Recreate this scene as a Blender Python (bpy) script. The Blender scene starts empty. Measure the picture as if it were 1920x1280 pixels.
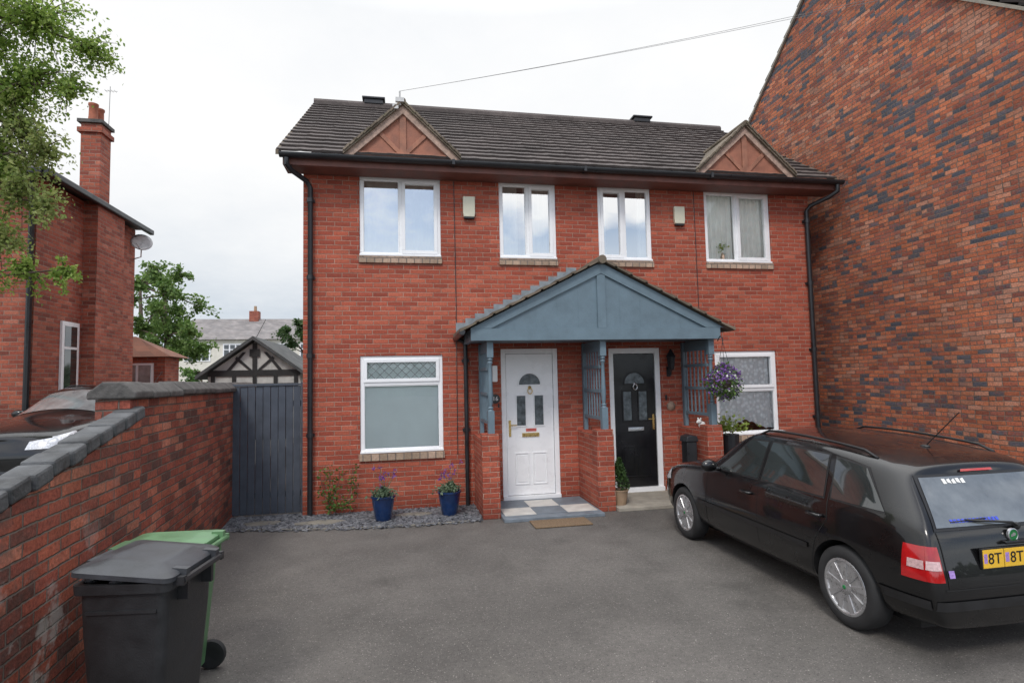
import bpy, bmesh, math, random
from mathutils import Vector, Matrix, noise
from mathutils.bvhtree import BVHTree
random.seed(7)
R=math.radians
sc=bpy.context.scene
col=sc.collection
sc.view_settings.view_transform='Standard'
sc.view_settings.look='None'
sc.view_settings.exposure=0

# ------------------------------------------------------------------ nodes
def newmat(name):
    m=bpy.data.materials.new(name); m.use_nodes=True
    nt=m.node_tree; b=nt.nodes['Principled BSDF']
    return m,nt,b
class NT:
    def __init__(s,nt): s.nt=nt
    def n(s,t,**k):
        o=s.nt.nodes.new(t)
        for a,b in k.items(): setattr(o,a,b)
        return o
    def l(s,a,b): s.nt.links.new(a,b)
    def m(s,op,a,b=None,c=None,clamp=False):
        o=s.n('ShaderNodeMath',operation=op,use_clamp=clamp)
        for i,x in enumerate((a,b,c)):
            if x is None: continue
            if isinstance(x,(int,float)): o.inputs[i].default_value=x
            else: s.l(x,o.inputs[i])
        return o.outputs[0]
    def noise(s,vec,scale,detail=3,rough=.55,dim='3D'):
        o=s.n('ShaderNodeTexNoise'); o.noise_dimensions=dim
        if vec is not None: s.l(vec,o.inputs['Vector'])
        o.inputs['Scale'].default_value=scale; o.inputs['Detail'].default_value=detail; o.inputs['Roughness'].default_value=rough
        return o.outputs[0]
    def mr(s,v,a,b,c=0,d=1):
        o=s.n('ShaderNodeMapRange'); s.l(v,o.inputs[0])
        for i,x in enumerate((a,b,c,d)): o.inputs[1+i].default_value=x
        return o.outputs[0]
    def ramp(s,v,pts,interp='LINEAR'):
        o=s.n('ShaderNodeValToRGB'); o.color_ramp.interpolation=interp
        e=o.color_ramp.elements
        while len(e)<len(pts): e.new(.5)
        for i,(p,c) in enumerate(pts):
            e[i].position=p; e[i].color=(*c,1)
        s.l(v,o.inputs[0]); return o.outputs[0]
    def mix(s,f,a,b,bt='MIX'):
        o=s.n('ShaderNodeMix',data_type='RGBA',blend_type=bt)
        if isinstance(f,(int,float)): o.inputs[0].default_value=f
        else: s.l(f,o.inputs[0])
        for i,x in ((6,a),(7,b)):
            if isinstance(x,tuple): o.inputs[i].default_value=(*x,1)
            else: s.l(x,o.inputs[i])
        return o.outputs[2]
    def bump(s,h,strength,dist,b):
        o=s.n('ShaderNodeBump'); o.inputs['Strength'].default_value=strength; o.inputs['Distance'].default_value=dist
        s.l(h,o.inputs['Height']); s.l(o.outputs[0],b.inputs['Normal'])
def pm(name,c,rough=.6,ns=8,amt=.25,bump=0,bs=60,metal=0,coat=0,ior=1.5,spec=None,fine=None):
    m,nt,b=newmat(name); N=NT(nt)
    tc=N.n('ShaderNodeTexCoord')
    v=tc.outputs['Object']
    n1=N.noise(v,ns,5,.6)
    f=N.mr(n1,.3,.7,1-amt,1+amt)
    mx=N.n('ShaderNodeVectorMath',operation='SCALE'); mx.inputs[0].default_value=c; N.l(f,mx.inputs['Scale'])
    N.l(mx.outputs[0],b.inputs['Base Color'])
    b.inputs['Roughness'].default_value=rough
    b.inputs['Metallic'].default_value=metal
    b.inputs['Coat Weight'].default_value=coat
    b.inputs['Coat Roughness'].default_value=.03
    b.inputs['IOR'].default_value=ior
    if rough>.2:
        r=N.mr(n1,.3,.7,max(0,rough-.1),min(1,rough+.1)); N.l(r,b.inputs['Roughness'])
    if bump: N.bump(N.noise(v,bs,4,.6),bump,.01,b)
    return m
def brickmat(name,cols,mortar,bw=.225,bh=.075,mw=.005,hdr=0,dirt=.25,bumps=.6,patch=0,stain=None,rough=.85,bvar=.17,wobk=1,finek=1,soot=None,sootk=.6,pale=0):
    m,nt,b=newmat(name); N=NT(nt)
    g=N.n('ShaderNodeNewGeometry'); sp=N.n('ShaderNodeSeparateXYZ'); N.l(g.outputs['Position'],sp.inputs[0])
    pos=g.outputs['Position']
    x,y,z=sp.outputs
    wob=N.m('MULTIPLY',N.m('SUBTRACT',N.noise(pos,1.3,1),.5),.012*wobk)
    wob2=N.m('MULTIPLY',N.m('SUBTRACT',N.noise(pos,9,2),.5),.006*wobk)
    wob3=N.m('MULTIPLY',N.m('SUBTRACT',N.noise(pos,40,2),.5),.006*wobk)
    wob2=N.m('ADD',wob2,wob3)
    u=N.m('ADD',N.m('ADD',x,y),wob2); v=N.m('ADD',N.m('ADD',z,wob),wob2)
    vr=N.m('DIVIDE',v,bh); row=N.m('FLOOR',vr); fv=N.m('FRACT',vr)
    odd=N.m('FLOORED_MODULO',row,2)
    if hdr:
        h=N.m('LESS_THAN',N.m('FLOORED_MODULO',row,hdr),.5)
        w=N.m('SUBTRACT',bw,N.m('MULTIPLY',h,bw/2))
    else: w=N.m('ADD',bw,0)
    rj=N.n('ShaderNodeTexWhiteNoise',noise_dimensions='1D'); N.l(row,rj.inputs['W'])
    uu=N.m('ADD',N.m('ADD',N.m('DIVIDE',u,w),N.m('MULTIPLY',odd,.5)),N.m('MULTIPLY',rj.outputs[0],.12))
    cl=N.m('FLOOR',uu); fu=N.m('FRACT',uu)
    du=N.m('MULTIPLY',N.m('MINIMUM',fu,N.m('SUBTRACT',1,fu)),w)
    dv=N.m('MULTIPLY',N.m('MINIMUM',fv,N.m('SUBTRACT',1,fv)),bh)
    d=N.m('MINIMUM',du,dv)
    mask=N.mr(d,mw-.0015,mw+.0025)
    cx=N.n('ShaderNodeCombineXYZ'); N.l(cl,cx.inputs[0]); N.l(row,cx.inputs[1])
    wn=N.n('ShaderNodeTexWhiteNoise',noise_dimensions='2D'); N.l(cx.outputs[0],wn.inputs['Vector'])
    rv=wn.outputs['Value']
    if patch:
        big=N.noise(pos,.55,3)
        rv=N.m('ADD',rv,N.mr(big,.35,.65,-patch,patch),clamp=True)
    if finek>1: rv=N.m('ADD',rv,N.mr(N.noise(pos,24,5,.75),.3,.7,-.10,.10),clamp=True)
    c=N.ramp(rv,cols)
    sv=N.n('ShaderNodeTexWhiteNoise',noise_dimensions='3D')
    cx2=N.n('ShaderNodeCombineXYZ'); N.l(cl,cx2.inputs[0]); N.l(row,cx2.inputs[1]); cx2.inputs[2].default_value=3.3; N.l(cx2.outputs[0],sv.inputs['Vector'])
    br=N.mr(sv.outputs['Value'],0,1,1-bvar,1+bvar)
    fine=N.mr(N.noise(pos,45,5,.75),.3,.7,1-.28*finek,1+.26*finek)
    lg=N.mr(N.noise(pos,.9,5,.6),.3,.7,1-dirt,1+dirt*.6)
    k=N.m('MULTIPLY',N.m('MULTIPLY',br,fine),lg)
    sc1=N.n('ShaderNodeVectorMath',operation='SCALE'); N.l(c,sc1.inputs[0]); N.l(k,sc1.inputs['Scale'])
    sc2=N.n('ShaderNodeVectorMath',operation='SCALE'); sc2.inputs[0].default_value=mortar
    N.l(N.m('MULTIPLY',N.mr(N.noise(pos,6,4,.7),.3,.7,.65,1.3),lg),sc2.inputs['Scale'])
    out=N.mix(mask,sc2.outputs[0],sc1.outputs[0])
    if soot:
        sn=N.mr(N.noise(pos,5.5,7,.72),.50,.66,0,sootk)
        sb=N.mr(N.noise(pos,.7,3,.6),.40,.60,.15,1)
        out=N.mix(N.m('MULTIPLY',sn,sb),out,soot)
    if pale: out=N.mix(N.mr(N.noise(pos,3.7,7,.78),.58,.72,0,pale),out,(.55,.47,.42))
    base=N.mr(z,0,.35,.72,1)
    if stain:
        st=N.m('MULTIPLY',N.mr(N.noise(pos,2.6,5,.65),.56,.62),N.mr(y,-4.6,-3.4,1,.0))
        st=N.m('MULTIPLY',st,N.mr(z,.3,1.2,1,0))
        out=N.mix(N.m('MULTIPLY',st,.65),out,stain)
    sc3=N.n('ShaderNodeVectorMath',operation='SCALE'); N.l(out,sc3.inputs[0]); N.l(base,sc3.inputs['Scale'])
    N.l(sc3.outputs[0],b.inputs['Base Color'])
    b.inputs['Roughness'].default_value=rough
    b.inputs['Specular IOR Level'].default_value=.3
    hh=N.m('ADD',mask,N.m('MULTIPLY',N.noise(pos,70,4,.7),.5))
    hh=N.m('ADD',hh,N.m('MULTIPLY',rv,.25))
    N.bump(hh,bumps,.008,b)
    return m
def glassmat(name,refl=.25,tint=(.97,.99,.99)):
    m=bpy.data.materials.new(name); m.use_nodes=True; nt=m.node_tree; nt.nodes.clear(); N=NT(nt)
    o=N.n('ShaderNodeOutputMaterial'); t=N.n('ShaderNodeBsdfTransparent'); t.inputs[0].default_value=(*tint,1)
    g=N.n('ShaderNodeBsdfGlossy'); g.inputs['Roughness'].default_value=.01; g.inputs[0].default_value=(1,1,1,1)
    fr=N.n('ShaderNodeFresnel'); fr.inputs[0].default_value=1.5
    tcn=N.n('ShaderNodeTexCoord'); bp=N.n('ShaderNodeBump'); bp.inputs['Strength'].default_value=.04; bp.inputs['Distance'].default_value=.05
    N.l(N.noise(tcn.outputs['Object'],1.8,1),bp.inputs['Height']); N.l(bp.outputs[0],g.inputs['Normal'])
    f=N.m('ADD',fr.outputs[0],refl,clamp=True)
    mx=N.n('ShaderNodeMixShader'); N.l(f,mx.inputs[0]); N.l(t.outputs[0],mx.inputs[1]); N.l(g.outputs[0],mx.inputs[2]); N.l(mx.outputs[0],o.inputs[0])
    return m
def leafmat(name,c1,c2,tr=.35):
    m=bpy.data.materials.new(name); m.use_nodes=True; nt=m.node_tree; b=nt.nodes['Principled BSDF']; N=NT(nt)
    g=N.n('ShaderNodeNewGeometry')
    c=N.mix(g.outputs['Random Per Island'],c1,c2)
    N.l(c,b.inputs['Base Color']); b.inputs['Roughness'].default_value=.55
    t=N.n('ShaderNodeBsdfTranslucent'); N.l(c,t.inputs[0])
    mx=N.n('ShaderNodeMixShader'); mx.inputs[0].default_value=tr
    o=nt.nodes['Material Output']; N.l(b.outputs[0],mx.inputs[1]); N.l(t.outputs[0],mx.inputs[2]); N.l(mx.outputs[0],o.inputs[0])
    return m

# ------------------------------------------------------------------ mesh builder
class MB:
    def __init__(s): s.v=[];s.f=[];s.m=[]
    def add(s,vs,fs,mat=0,M=None):
        o=len(s.v)
        for p in vs:
            p=Vector(p)
            s.v.append(M@p if M is not None else p)
        for f in fs: s.f.append([i+o for i in f]); s.m.append(mat)
    def box(s,x0,x1,y0,y1,z0,z1,mat=0,M=None):
        s.add([(x0,y0,z0),(x1,y0,z0),(x1,y1,z0),(x0,y1,z0),(x0,y0,z1),(x1,y0,z1),(x1,y1,z1),(x0,y1,z1)],
              [(0,3,2,1),(4,5,6,7),(0,1,5,4),(1,2,6,5),(2,3,7,6),(3,0,4,7)],mat,M)
    def prism(s,poly,a0,a1,axis='y',mat=0,M=None):
        n=len(poly); vs=[]
        for a in (a0,a1):
            for p,q in poly:
                vs.append((p,a,q) if axis=='y' else ((a,p,q) if axis=='x' else (p,q,a)))
        fs=[tuple(range(n)),tuple(range(2*n-1,n-1,-1))]
        for i in range(n):
            j=(i+1)%n; fs.append((j,i,i+n,j+n))
        s.add(vs,fs,mat,M)
    def quad(s,a,b,c,d,mat=0,M=None): s.add([a,b,c,d],[(0,1,2,3)],mat,M)
    def cyl(s,p0,p1,r0,r1=None,seg=12,mat=0,M=None,cap=True):
        if r1 is None: r1=r0
        p0=Vector(p0);p1=Vector(p1); d=(p1-p0).normalized()
        a=d.orthogonal().normalized(); b=d.cross(a)
        vs=[];fs=[]
        for p,r in ((p0,r0),(p1,r1)):
            for i in range(seg):
                t=2*math.pi*i/seg; vs.append(p+a*(r*math.cos(t))+b*(r*math.sin(t)))
        for i in range(seg):
            j=(i+1)%seg; fs.append((i,j,j+seg,i+seg))
        if cap: fs.append(tuple(range(seg-1,-1,-1))); fs.append(tuple(range(seg,2*seg)))
        s.add(vs,fs,mat,M)
    def tube(s,pts,r,seg=8,mat=0,M=None):
        pts=[Vector(p) for p in pts]; n=len(pts); rr=r if isinstance(r,(list,tuple)) else [r]*n
        vs=[];fs=[]; a=None
        for i,p in enumerate(pts):
            d=(pts[min(i+1,n-1)]-pts[max(i-1,0)]).normalized()
            if a is None: a=d.orthogonal().normalized()
            else: a=(a-d*a.dot(d)).normalized()
            b=d.cross(a)
            for k in range(seg):
                t=2*math.pi*k/seg; vs.append(p+a*(rr[i]*math.cos(t))+b*(rr[i]*math.sin(t)))
        for i in range(n-1):
            for k in range(seg):
                j=(k+1)%seg; fs.append((i*seg+k,i*seg+j,(i+1)*seg+j,(i+1)*seg+k))
        fs.append(tuple(range(seg-1,-1,-1))); fs.append(tuple(range((n-1)*seg,n*seg)))
        s.add(vs,fs,mat,M)
    def lathe(s,prof,seg=24,mat=0,M=None,c=(0,0,0)):
        vs=[];fs=[]; n=len(prof)
        for r,z in prof:
            for k in range(seg):
                t=2*math.pi*k/seg; vs.append((c[0]+r*math.cos(t),c[1]+r*math.sin(t),c[2]+z))
        for i in range(n-1):
            for k in range(seg):
                j=(k+1)%seg; fs.append((i*seg+k,i*seg+j,(i+1)*seg+j,(i+1)*seg+k))
        if prof[0][0]>1e-4: fs.append(tuple(range(seg-1,-1,-1)))
        if prof[-1][0]>1e-4: fs.append(tuple(range((n-1)*seg,n*seg)))
        s.add(vs,fs,mat,M)
    def ball(s,c,rx,ry=None,rz=None,seg=10,mat=0,M=None):
        ry=ry or rx; rz=rz or rx
        vs=[];fs=[]; n=max(4,seg//2+1)
        for i in range(n+1):
            ph=math.pi*i/n
            for k in range(seg):
                t=2*math.pi*k/seg
                vs.append((c[0]+rx*math.sin(ph)*math.cos(t),c[1]+ry*math.sin(ph)*math.sin(t),c[2]-rz*math.cos(ph)))
        for i in range(n):
            for k in range(seg):
                j=(k+1)%seg; fs.append((i*seg+k,i*seg+j,(i+1)*seg+j,(i+1)*seg+k))
        s.add(vs,fs,mat,M)
    def ring(s,x0,x1,z0,z1,w,y0,y1,mat=0):
        s.box(x0,x1,y0,y1,z0,z0+w,mat); s.box(x0,x1,y0,y1,z1-w,z1,mat)
        s.box(x0,x0+w,y0,y1,z0+w,z1-w,mat); s.box(x1-w,x1,y0,y1,z0+w,z1-w,mat)
    def leaf(s,p,size,mat=0,droop=0,up=.5):
        n=Vector((random.gauss(0,1),random.gauss(0,1),random.gauss(0,1)+up)).normalized()
        a=n.orthogonal().normalized(); a=Matrix.Rotation(random.uniform(0,6.28),3,n)@a
        if droop: a=(a+Vector((0,0,-droop))).normalized()
        b=n.cross(a).normalized(); l=size*random.uniform(.6,1.2); w=l*.34
        s.add([p,p+a*l*.45+b*w,p+a*l-n*l*.15,p+a*l*.45-b*w],[(0,1,2,3)],mat)
wm={}
I4=Matrix()
def mk(name,mb,mats,parent=None,smooth=False,bevel=0,local=False,label=None,cat=None,bseg=2,autos=None,kind=None,group=None):
    me=bpy.data.meshes.new(name); me.from_pydata([tuple(v) for v in mb.v],[],mb.f)
    for m in (mats if isinstance(mats,(list,tuple)) else [mats]): me.materials.append(m)
    me.polygons.foreach_set('material_index',mb.m)
    if smooth:
        me.polygons.foreach_set('use_smooth',[True]*len(me.polygons))
        if autos: 
            try: me.set_sharp_from_angle(angle=R(autos))
            except Exception: pass
    me.update()
    o=bpy.data.objects.new(name,me); col.objects.link(o)
    if bevel:
        bv=o.modifiers.new('b','BEVEL'); bv.width=bevel; bv.segments=bseg; bv.limit_method='ANGLE'; bv.angle_limit=R(40)
    if parent:
        o.parent=parent
        if not local: o.matrix_parent_inverse=wm.get(parent.name,I4).inverted()
    if label: o['label']=label
    if cat: o['category']=cat
    if kind: o['kind']=kind
    if group: o['group']=group
    return o
def empty(name,loc,label,cat,M=None,group=None):
    o=bpy.data.objects.new(name,None); o.empty_display_size=.2; col.objects.link(o)
    MM=M if M is not None else Matrix.Translation(loc)
    o.matrix_world=MM; wm[o.name]=MM
    if label: o['label']=label
    if cat: o['category']=cat
    if group: o['group']=group
    return o
def textmesh(s,size,M,name,mat,parent,local=False,ext=.001,align='CENTER'):
    cu=bpy.data.curves.new('t','FONT'); cu.body=s; cu.size=size; cu.extrude=ext; cu.align_x=align; cu.align_y='CENTER'
    t=bpy.data.objects.new('t',cu); col.objects.link(t)
    dg=bpy.context.evaluated_depsgraph_get(); me=bpy.data.meshes.new_from_object(t.evaluated_get(dg))
    bpy.data.objects.remove(t); me.transform(M); me.materials.clear(); me.materials.append(mat)
    o=bpy.data.objects.new(name,me); col.objects.link(o); o.parent=parent
    if not local: o.matrix_parent_inverse=wm.get(parent.name,I4).inverted()
    return o

# ------------------------------------------------------------------ materials
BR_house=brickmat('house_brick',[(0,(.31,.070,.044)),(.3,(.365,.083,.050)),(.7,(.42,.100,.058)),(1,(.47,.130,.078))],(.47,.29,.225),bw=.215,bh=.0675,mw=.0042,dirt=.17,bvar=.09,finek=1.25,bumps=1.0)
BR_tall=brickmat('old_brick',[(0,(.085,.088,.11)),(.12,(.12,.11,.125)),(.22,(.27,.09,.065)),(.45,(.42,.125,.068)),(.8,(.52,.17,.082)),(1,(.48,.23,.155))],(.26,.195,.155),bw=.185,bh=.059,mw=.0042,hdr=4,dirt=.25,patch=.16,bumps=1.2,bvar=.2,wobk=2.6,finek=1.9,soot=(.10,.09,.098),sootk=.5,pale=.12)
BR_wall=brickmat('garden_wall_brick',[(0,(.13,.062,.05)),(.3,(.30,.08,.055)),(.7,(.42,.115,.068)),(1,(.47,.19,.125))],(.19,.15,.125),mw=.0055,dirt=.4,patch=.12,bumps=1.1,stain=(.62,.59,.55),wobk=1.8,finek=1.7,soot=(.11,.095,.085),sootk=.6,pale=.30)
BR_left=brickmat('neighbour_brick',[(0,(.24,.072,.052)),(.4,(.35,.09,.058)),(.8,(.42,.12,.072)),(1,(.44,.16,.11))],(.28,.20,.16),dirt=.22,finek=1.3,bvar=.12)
M_white=pm('white_upvc',(.90,.91,.92),.3,3,.03)
M_blackdoor=pm('black_door_paint',(.012,.012,.014),.22,3,.2)
M_blue=pm('blue_grey_paint',(.135,.195,.235),.5,5,.14,.15,40)
M_bluelt=pm('blue_grey_flashing',(.23,.26,.28),.5,9,.3,.2,30)
M_pipe=pm('black_plastic_pipe',(.02,.021,.024),.35,5,.2)
M_timber=pm('brown_timber',(.34,.15,.095),.7,7,.3,.3,50)
M_timberp=pm('brown_board',(.33,.135,.085),.7,5,.25,.3,50)
M_timberd=pm('dark_brown_fascia',(.16,.065,.05),.6,5,.3,.2,40)
M_timberl=pm('weathered_timber',(.40,.28,.22),.75,12,.4,.3,60)
M_sill=brickmat('sill_brick',[(0,(.38,.28,.2)),(1,(.5,.36,.27))],(.2,.17,.15),bw=.1125,bh=.3,mw=.006,dirt=.25)
M_lead=pm('aluminium_lead',(.2,.2,.2),.5)
M_leadd=pm('window_lead',(.13,.13,.13),.6)
M_glass=glassmat('window_glass',.55)
M_glassr=glassmat('lower_window_glass',.02)
M_glassn=glassmat('net_window_glass',.02)
M_frost=pm('patterned_glass',(.10,.12,.13),.12,14,.6,.5,35)
M_curt=pm('cream_curtain',(.80,.80,.72),.9,6,.12)
M_blind=pm('pale_blind',(.88,.95,.93),.7,3,.04)
M_brass=pm('brass',(.7,.5,.2),.25,4,.1,metal=1)
M_chrome=pm('chrome',(.75,.75,.76),.15,4,.05,metal=1)
M_cream=pm('cream_plastic',(.66,.64,.50),.45,4,.1)
M_gate=pm('gate_paint',(.062,.075,.098),.6,6,.2,.2,50)
M_coping=pm('coping_stone',(.10,.095,.09),.85,9,.5,.9,40)
M_copb=pm('blue_brick_coping',(.092,.096,.10),.75,7,.5,.9,35)
M_stone=pm('paving_stone',(.20,.185,.155),.85,5,.35,.4,50)
M_conc=pm('concrete',(.33,.30,.25),.9,5,.25,.4,60)
M_slabp=pm('painted_slab',(.17,.20,.23),.6,8,.25,.2,60)
M_tilew=pm('pale_tile',(.62,.60,.55),.5,7,.15)
M_mat=pm('coir_mat',(.22,.15,.09),1,60,.35,.8,300)
M_pot=pm('blue_glaze',(.006,.03,.11),.12,6,.35,coat=.6)
M_terra=pm('buff_pot',(.36,.25,.16),.7,6,.2)
M_soil=pm('soil',(.03,.02,.015),1,20,.3)
M_binb=pm('black_bin_plastic',(.020,.021,.023),.45,6,.35,.2,120)
M_bing=pm('grey_bin_lid',(.042,.045,.051),.40,6,.45,.15,120)
M_green=pm('green_bin_plastic',(.095,.20,.095),.45,6,.2,.15,120)
M_tyre=pm('tyre_rubber',(.022,.022,.023),.8,9,.3)
M_rub=pm('black_trim',(.014,.014,.015),.5,9,.2)
M_slate=leafmat('slate_chips',(.06,.065,.075),(.21,.215,.23),0)
M_bark=pm('bark',(.10,.075,.055),.9,12,.4,.6,50)
M_lime=pm('lime_render',(.72,.69,.60),.9,2,.1)
M_dark=pm('dark_interior',(.01,.01,.01),.9)
M_black=pm('black_timber',(.02,.02,.02),.6)
M_rend=pm('white_render',(.72,.72,.70),.8,3,.08)
M_rendg=pm('aged_white_render',(.50,.50,.47),.8,3,.2)
M_dish=pm('dish_grey',(.60,.60,.59),.5)
L_tree=leafmat('tree_leaves',(.13,.24,.03),(.38,.50,.12),.5)
L_bronze=leafmat('drooping_leaves',(.19,.27,.07),(.42,.47,.17),.5)
L_dark=leafmat('dark_leaves',(.03,.075,.02),(.09,.16,.045),.3)
L_bush=leafmat('shrub_leaves',(.04,.11,.02),(.15,.26,.055),.35)
L_mid=leafmat('garden_tree_leaves',(.07,.15,.03),(.22,.33,.09),.45)
L_lav=leafmat('flower_purple',(.16,.06,.35),(.30,.12,.45),.3)
L_greyg=leafmat('grey_green_leaves',(.10,.16,.09),(.2,.27,.17),.3)
L_yel=leafmat('yellow_green_leaves',(.2,.3,.05),(.38,.45,.10),.3)
def lacemat():
    m,nt,b=newmat('lace_net'); N=NT(nt)
    g=N.n('ShaderNodeNewGeometry'); pos=g.outputs['Position']
    vo=N.n('ShaderNodeTexVoronoi'); N.l(pos,vo.inputs['Vector']); vo.inputs['Scale'].default_value=15
    n=N.noise(pos,60,4,.7)
    f=N.m('ADD',N.mr(vo.outputs['Distance'],.25,.55,.97,.72),N.mr(n,.3,.7,-.06,.03))
    c=N.n('ShaderNodeCombineXYZ')
    for i in range(3): N.l(f,c.inputs[i])
    N.l(c.outputs[0],b.inputs['Base Color']); b.inputs['Roughness'].default_value=.9
    return m
M_curtb=lacemat()
M_drape=pm('pale_drape',(.93,.92,.86),.9,7,.07)

def roofmat(name,c1,c2,c3,moss=.5):
    m,nt,b=newmat(name); N=NT(nt)
    g=N.n('ShaderNodeNewGeometry'); pos=g.outputs['Position']; sp=N.n('ShaderNodeSeparateXYZ'); N.l(pos,sp.inputs[0])
    cx=N.n('ShaderNodeCombineXYZ'); N.l(N.m('FLOOR',N.m('DIVIDE',N.m('ADD',sp.outputs[0],sp.outputs[1]),.3)),cx.inputs[0]); N.l(N.m('FLOOR',N.m('DIVIDE',sp.outputs[2],.135)),cx.inputs[1])
    wn=N.n('ShaderNodeTexWhiteNoise',noise_dimensions='2D'); N.l(cx.outputs[0],wn.inputs['Vector'])
    c=N.ramp(wn.outputs['Value'],[(0,c1),(1,c2)])
    n=N.noise(pos,14,6,.75)
    c=N.mix(N.mr(n,.52,.68,0,moss),c,c3)
    n2=N.mr(N.noise(pos,1.2,4),.3,.7,.75,1.25)
    s=N.n('ShaderNodeVectorMath',operation='SCALE'); N.l(c,s.inputs[0]); N.l(n2,s.inputs['Scale']); N.l(s.outputs[0],b.inputs['Base Color'])
    b.inputs['Roughness'].default_value=.85
    N.bump(N.noise(pos,60,5,.7),.4,.01,b)
    return m
M_roof=roofmat('concrete_roof_tiles',(.078,.064,.060),(.104,.086,.080),(.22,.20,.17),.30)
M_roof2=roofmat('slate_roof_grey',(.17,.16,.16),(.23,.21,.205),(.28,.26,.24),.3)
M_verge=roofmat('verge_moss',(.11,.085,.06),(.2,.16,.12),(.10,.11,.05),.6)

def asphalt(name,c,patchy):
    m,nt,b=newmat(name); N=NT(nt)
    g=N.n('ShaderNodeNewGeometry'); pos=g.outputs['Position']
    big=N.noise(pos,.42,6,.62); mid=N.noise(pos,2.5,6,.7); m2=N.noise(pos,28,5,.8); fine=N.noise(pos,110,3,.8)
    k=N.m('MULTIPLY',N.mr(big,.32,.68,1-patchy,1+patchy),N.mr(mid,.3,.7,.84,1.15))
    k=N.m('MULTIPLY',k,N.mr(m2,.3,.7,.74,1.27))
    k=N.m('MULTIPLY',k,N.mr(fine,.25,.75,.55,1.5))
    s=N.n('ShaderNodeVectorMath',operation='SCALE'); s.inputs[0].default_value=c; N.l(k,s.inputs['Scale'])
    o=s.outputs[0]
    for scl,th,cc_,wth,kk in ((38,.17,(.42,.40,.35),.94,.75),(75,.3,(.32,.30,.27),.82,.6),(60,.3,(.03,.03,.03),.83,.6)):
        vo=N.n('ShaderNodeTexVoronoi'); N.l(pos,vo.inputs['Vector']); vo.inputs['Scale'].default_value=scl
        wn=N.n('ShaderNodeTexWhiteNoise'); N.l(vo.outputs['Position'],wn.inputs['Vector'])
        fl=N.m('MULTIPLY',N.m('LESS_THAN',vo.outputs['Distance'],th),N.m('GREATER_THAN',wn.outputs['Value'],wth))
        o=N.mix(N.m('MULTIPLY',fl,kk),o,cc_)
    o=N.mix(N.mr(N.noise(pos,.9,5,.7),.56,.70,0,.42),o,(.045,.042,.038))
    o=N.mix(N.mr(N.noise(pos,.55,6,.75),.60,.74,0,.35),o,(.20,.185,.16))
    N.l(o,b.inputs['Base Color']); N.l(N.mr(mid,.3,.7,.65,.9),b.inputs['Roughness'])
    N.bump(N.m('ADD',N.m('ADD',fine,m2),N.m('MULTIPLY',mid,.4)),.7,.01,b)
    return m
M_asph=asphalt('asphalt',(.116,.107,.098),.32)
M_ground=asphalt('ground_surface',(.12,.115,.105),.3)

# ------------------------------------------------------------------ world + sun
w=bpy.data.worlds.new('World'); sc.world=w; w.use_nodes=True; nt=w.node_tree; nt.nodes.clear(); N=NT(nt)
out=N.n('ShaderNodeOutputWorld')
sky=N.n('ShaderNodeTexSky'); sky.sky_type='NISHITA'; sky.sun_disc=False
SE,SA=R(48),R(205)
sky.sun_elevation=SE; sky.sun_rotation=SA
bg1=N.n('ShaderNodeBackground'); bg1.inputs[1].default_value=.15; N.l(sky.outputs[0],bg1.inputs[0])
tc=N.n('ShaderNodeTexCoord'); dirv=tc.outputs['Generated']
sp=N.n('ShaderNodeSeparateXYZ'); N.l(dirv,sp.inputs[0])
zz=N.m('ADD',N.m('ABSOLUTE',sp.outputs[2]),.22)
cv=N.n('ShaderNodeCombineXYZ'); N.l(N.m('DIVIDE',sp.outputs[0],zz),cv.inputs[0]); N.l(N.m('DIVIDE',sp.outputs[1],zz),cv.inputs[1]); cv.inputs[2].default_value=4.2
n1=N.noise(cv.outputs[0],.75,7,.55); n2=N.noise(cv.outputs[0],2.1,6,.6)
shade=N.m('ADD',N.m('MULTIPLY',n1,.7),N.m('MULTIPLY',n2,.3))
cc=N.ramp(N.mr(shade,.36,.6),[(0,(.84,.87,.91)),(.45,(.93,.945,.965)),(1,(1.0,1.0,1.0))])
low=N.mr(sp.outputs[2],.02,.36,0,1)
cc2=N.mix(low,N.ramp(N.mr(shade,.4,.62),[(0,(.54,.62,.71)),(1,(.82,.86,.90))]),cc)
zen=N.mr(sp.outputs[2],.55,1,1.02,3.0)
zen=N.m('MULTIPLY',zen,N.mr(sp.outputs[1],-.7,0,1.55,1))   # the sun side of the overcast is brighter
bg2=N.n('ShaderNodeBackground'); N.l(cc2,bg2.inputs[0]); N.l(zen,bg2.inputs[1])
gap=N.m('MULTIPLY',N.mr(n1,.52,.61,1,0),N.mr(sp.outputs[1],-.30,-.05,1,0))
gap=N.m('MULTIPLY',gap,N.mr(sp.outputs[2],.12,.26,0,.9))
mxs=N.n('ShaderNodeMixShader'); N.l(gap,mxs.inputs[0]); N.l(bg2.outputs[0],mxs.inputs[1]); N.l(bg1.outputs[0],mxs.inputs[2]); N.l(mxs.outputs[0],out.inputs[0])
sl=bpy.data.lights.new('sun','SUN'); sl.energy=1.5; sl.angle=R(14); sl.color=(1,.96,.9)
so=bpy.data.objects.new('sun',sl); col.objects.link(so)
d=Vector((-math.sin(R(25))*math.cos(SE),-math.cos(R(25))*math.cos(SE),math.sin(SE)))
so.rotation_euler=d.to_track_quat('Z','Y').to_euler()

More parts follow.
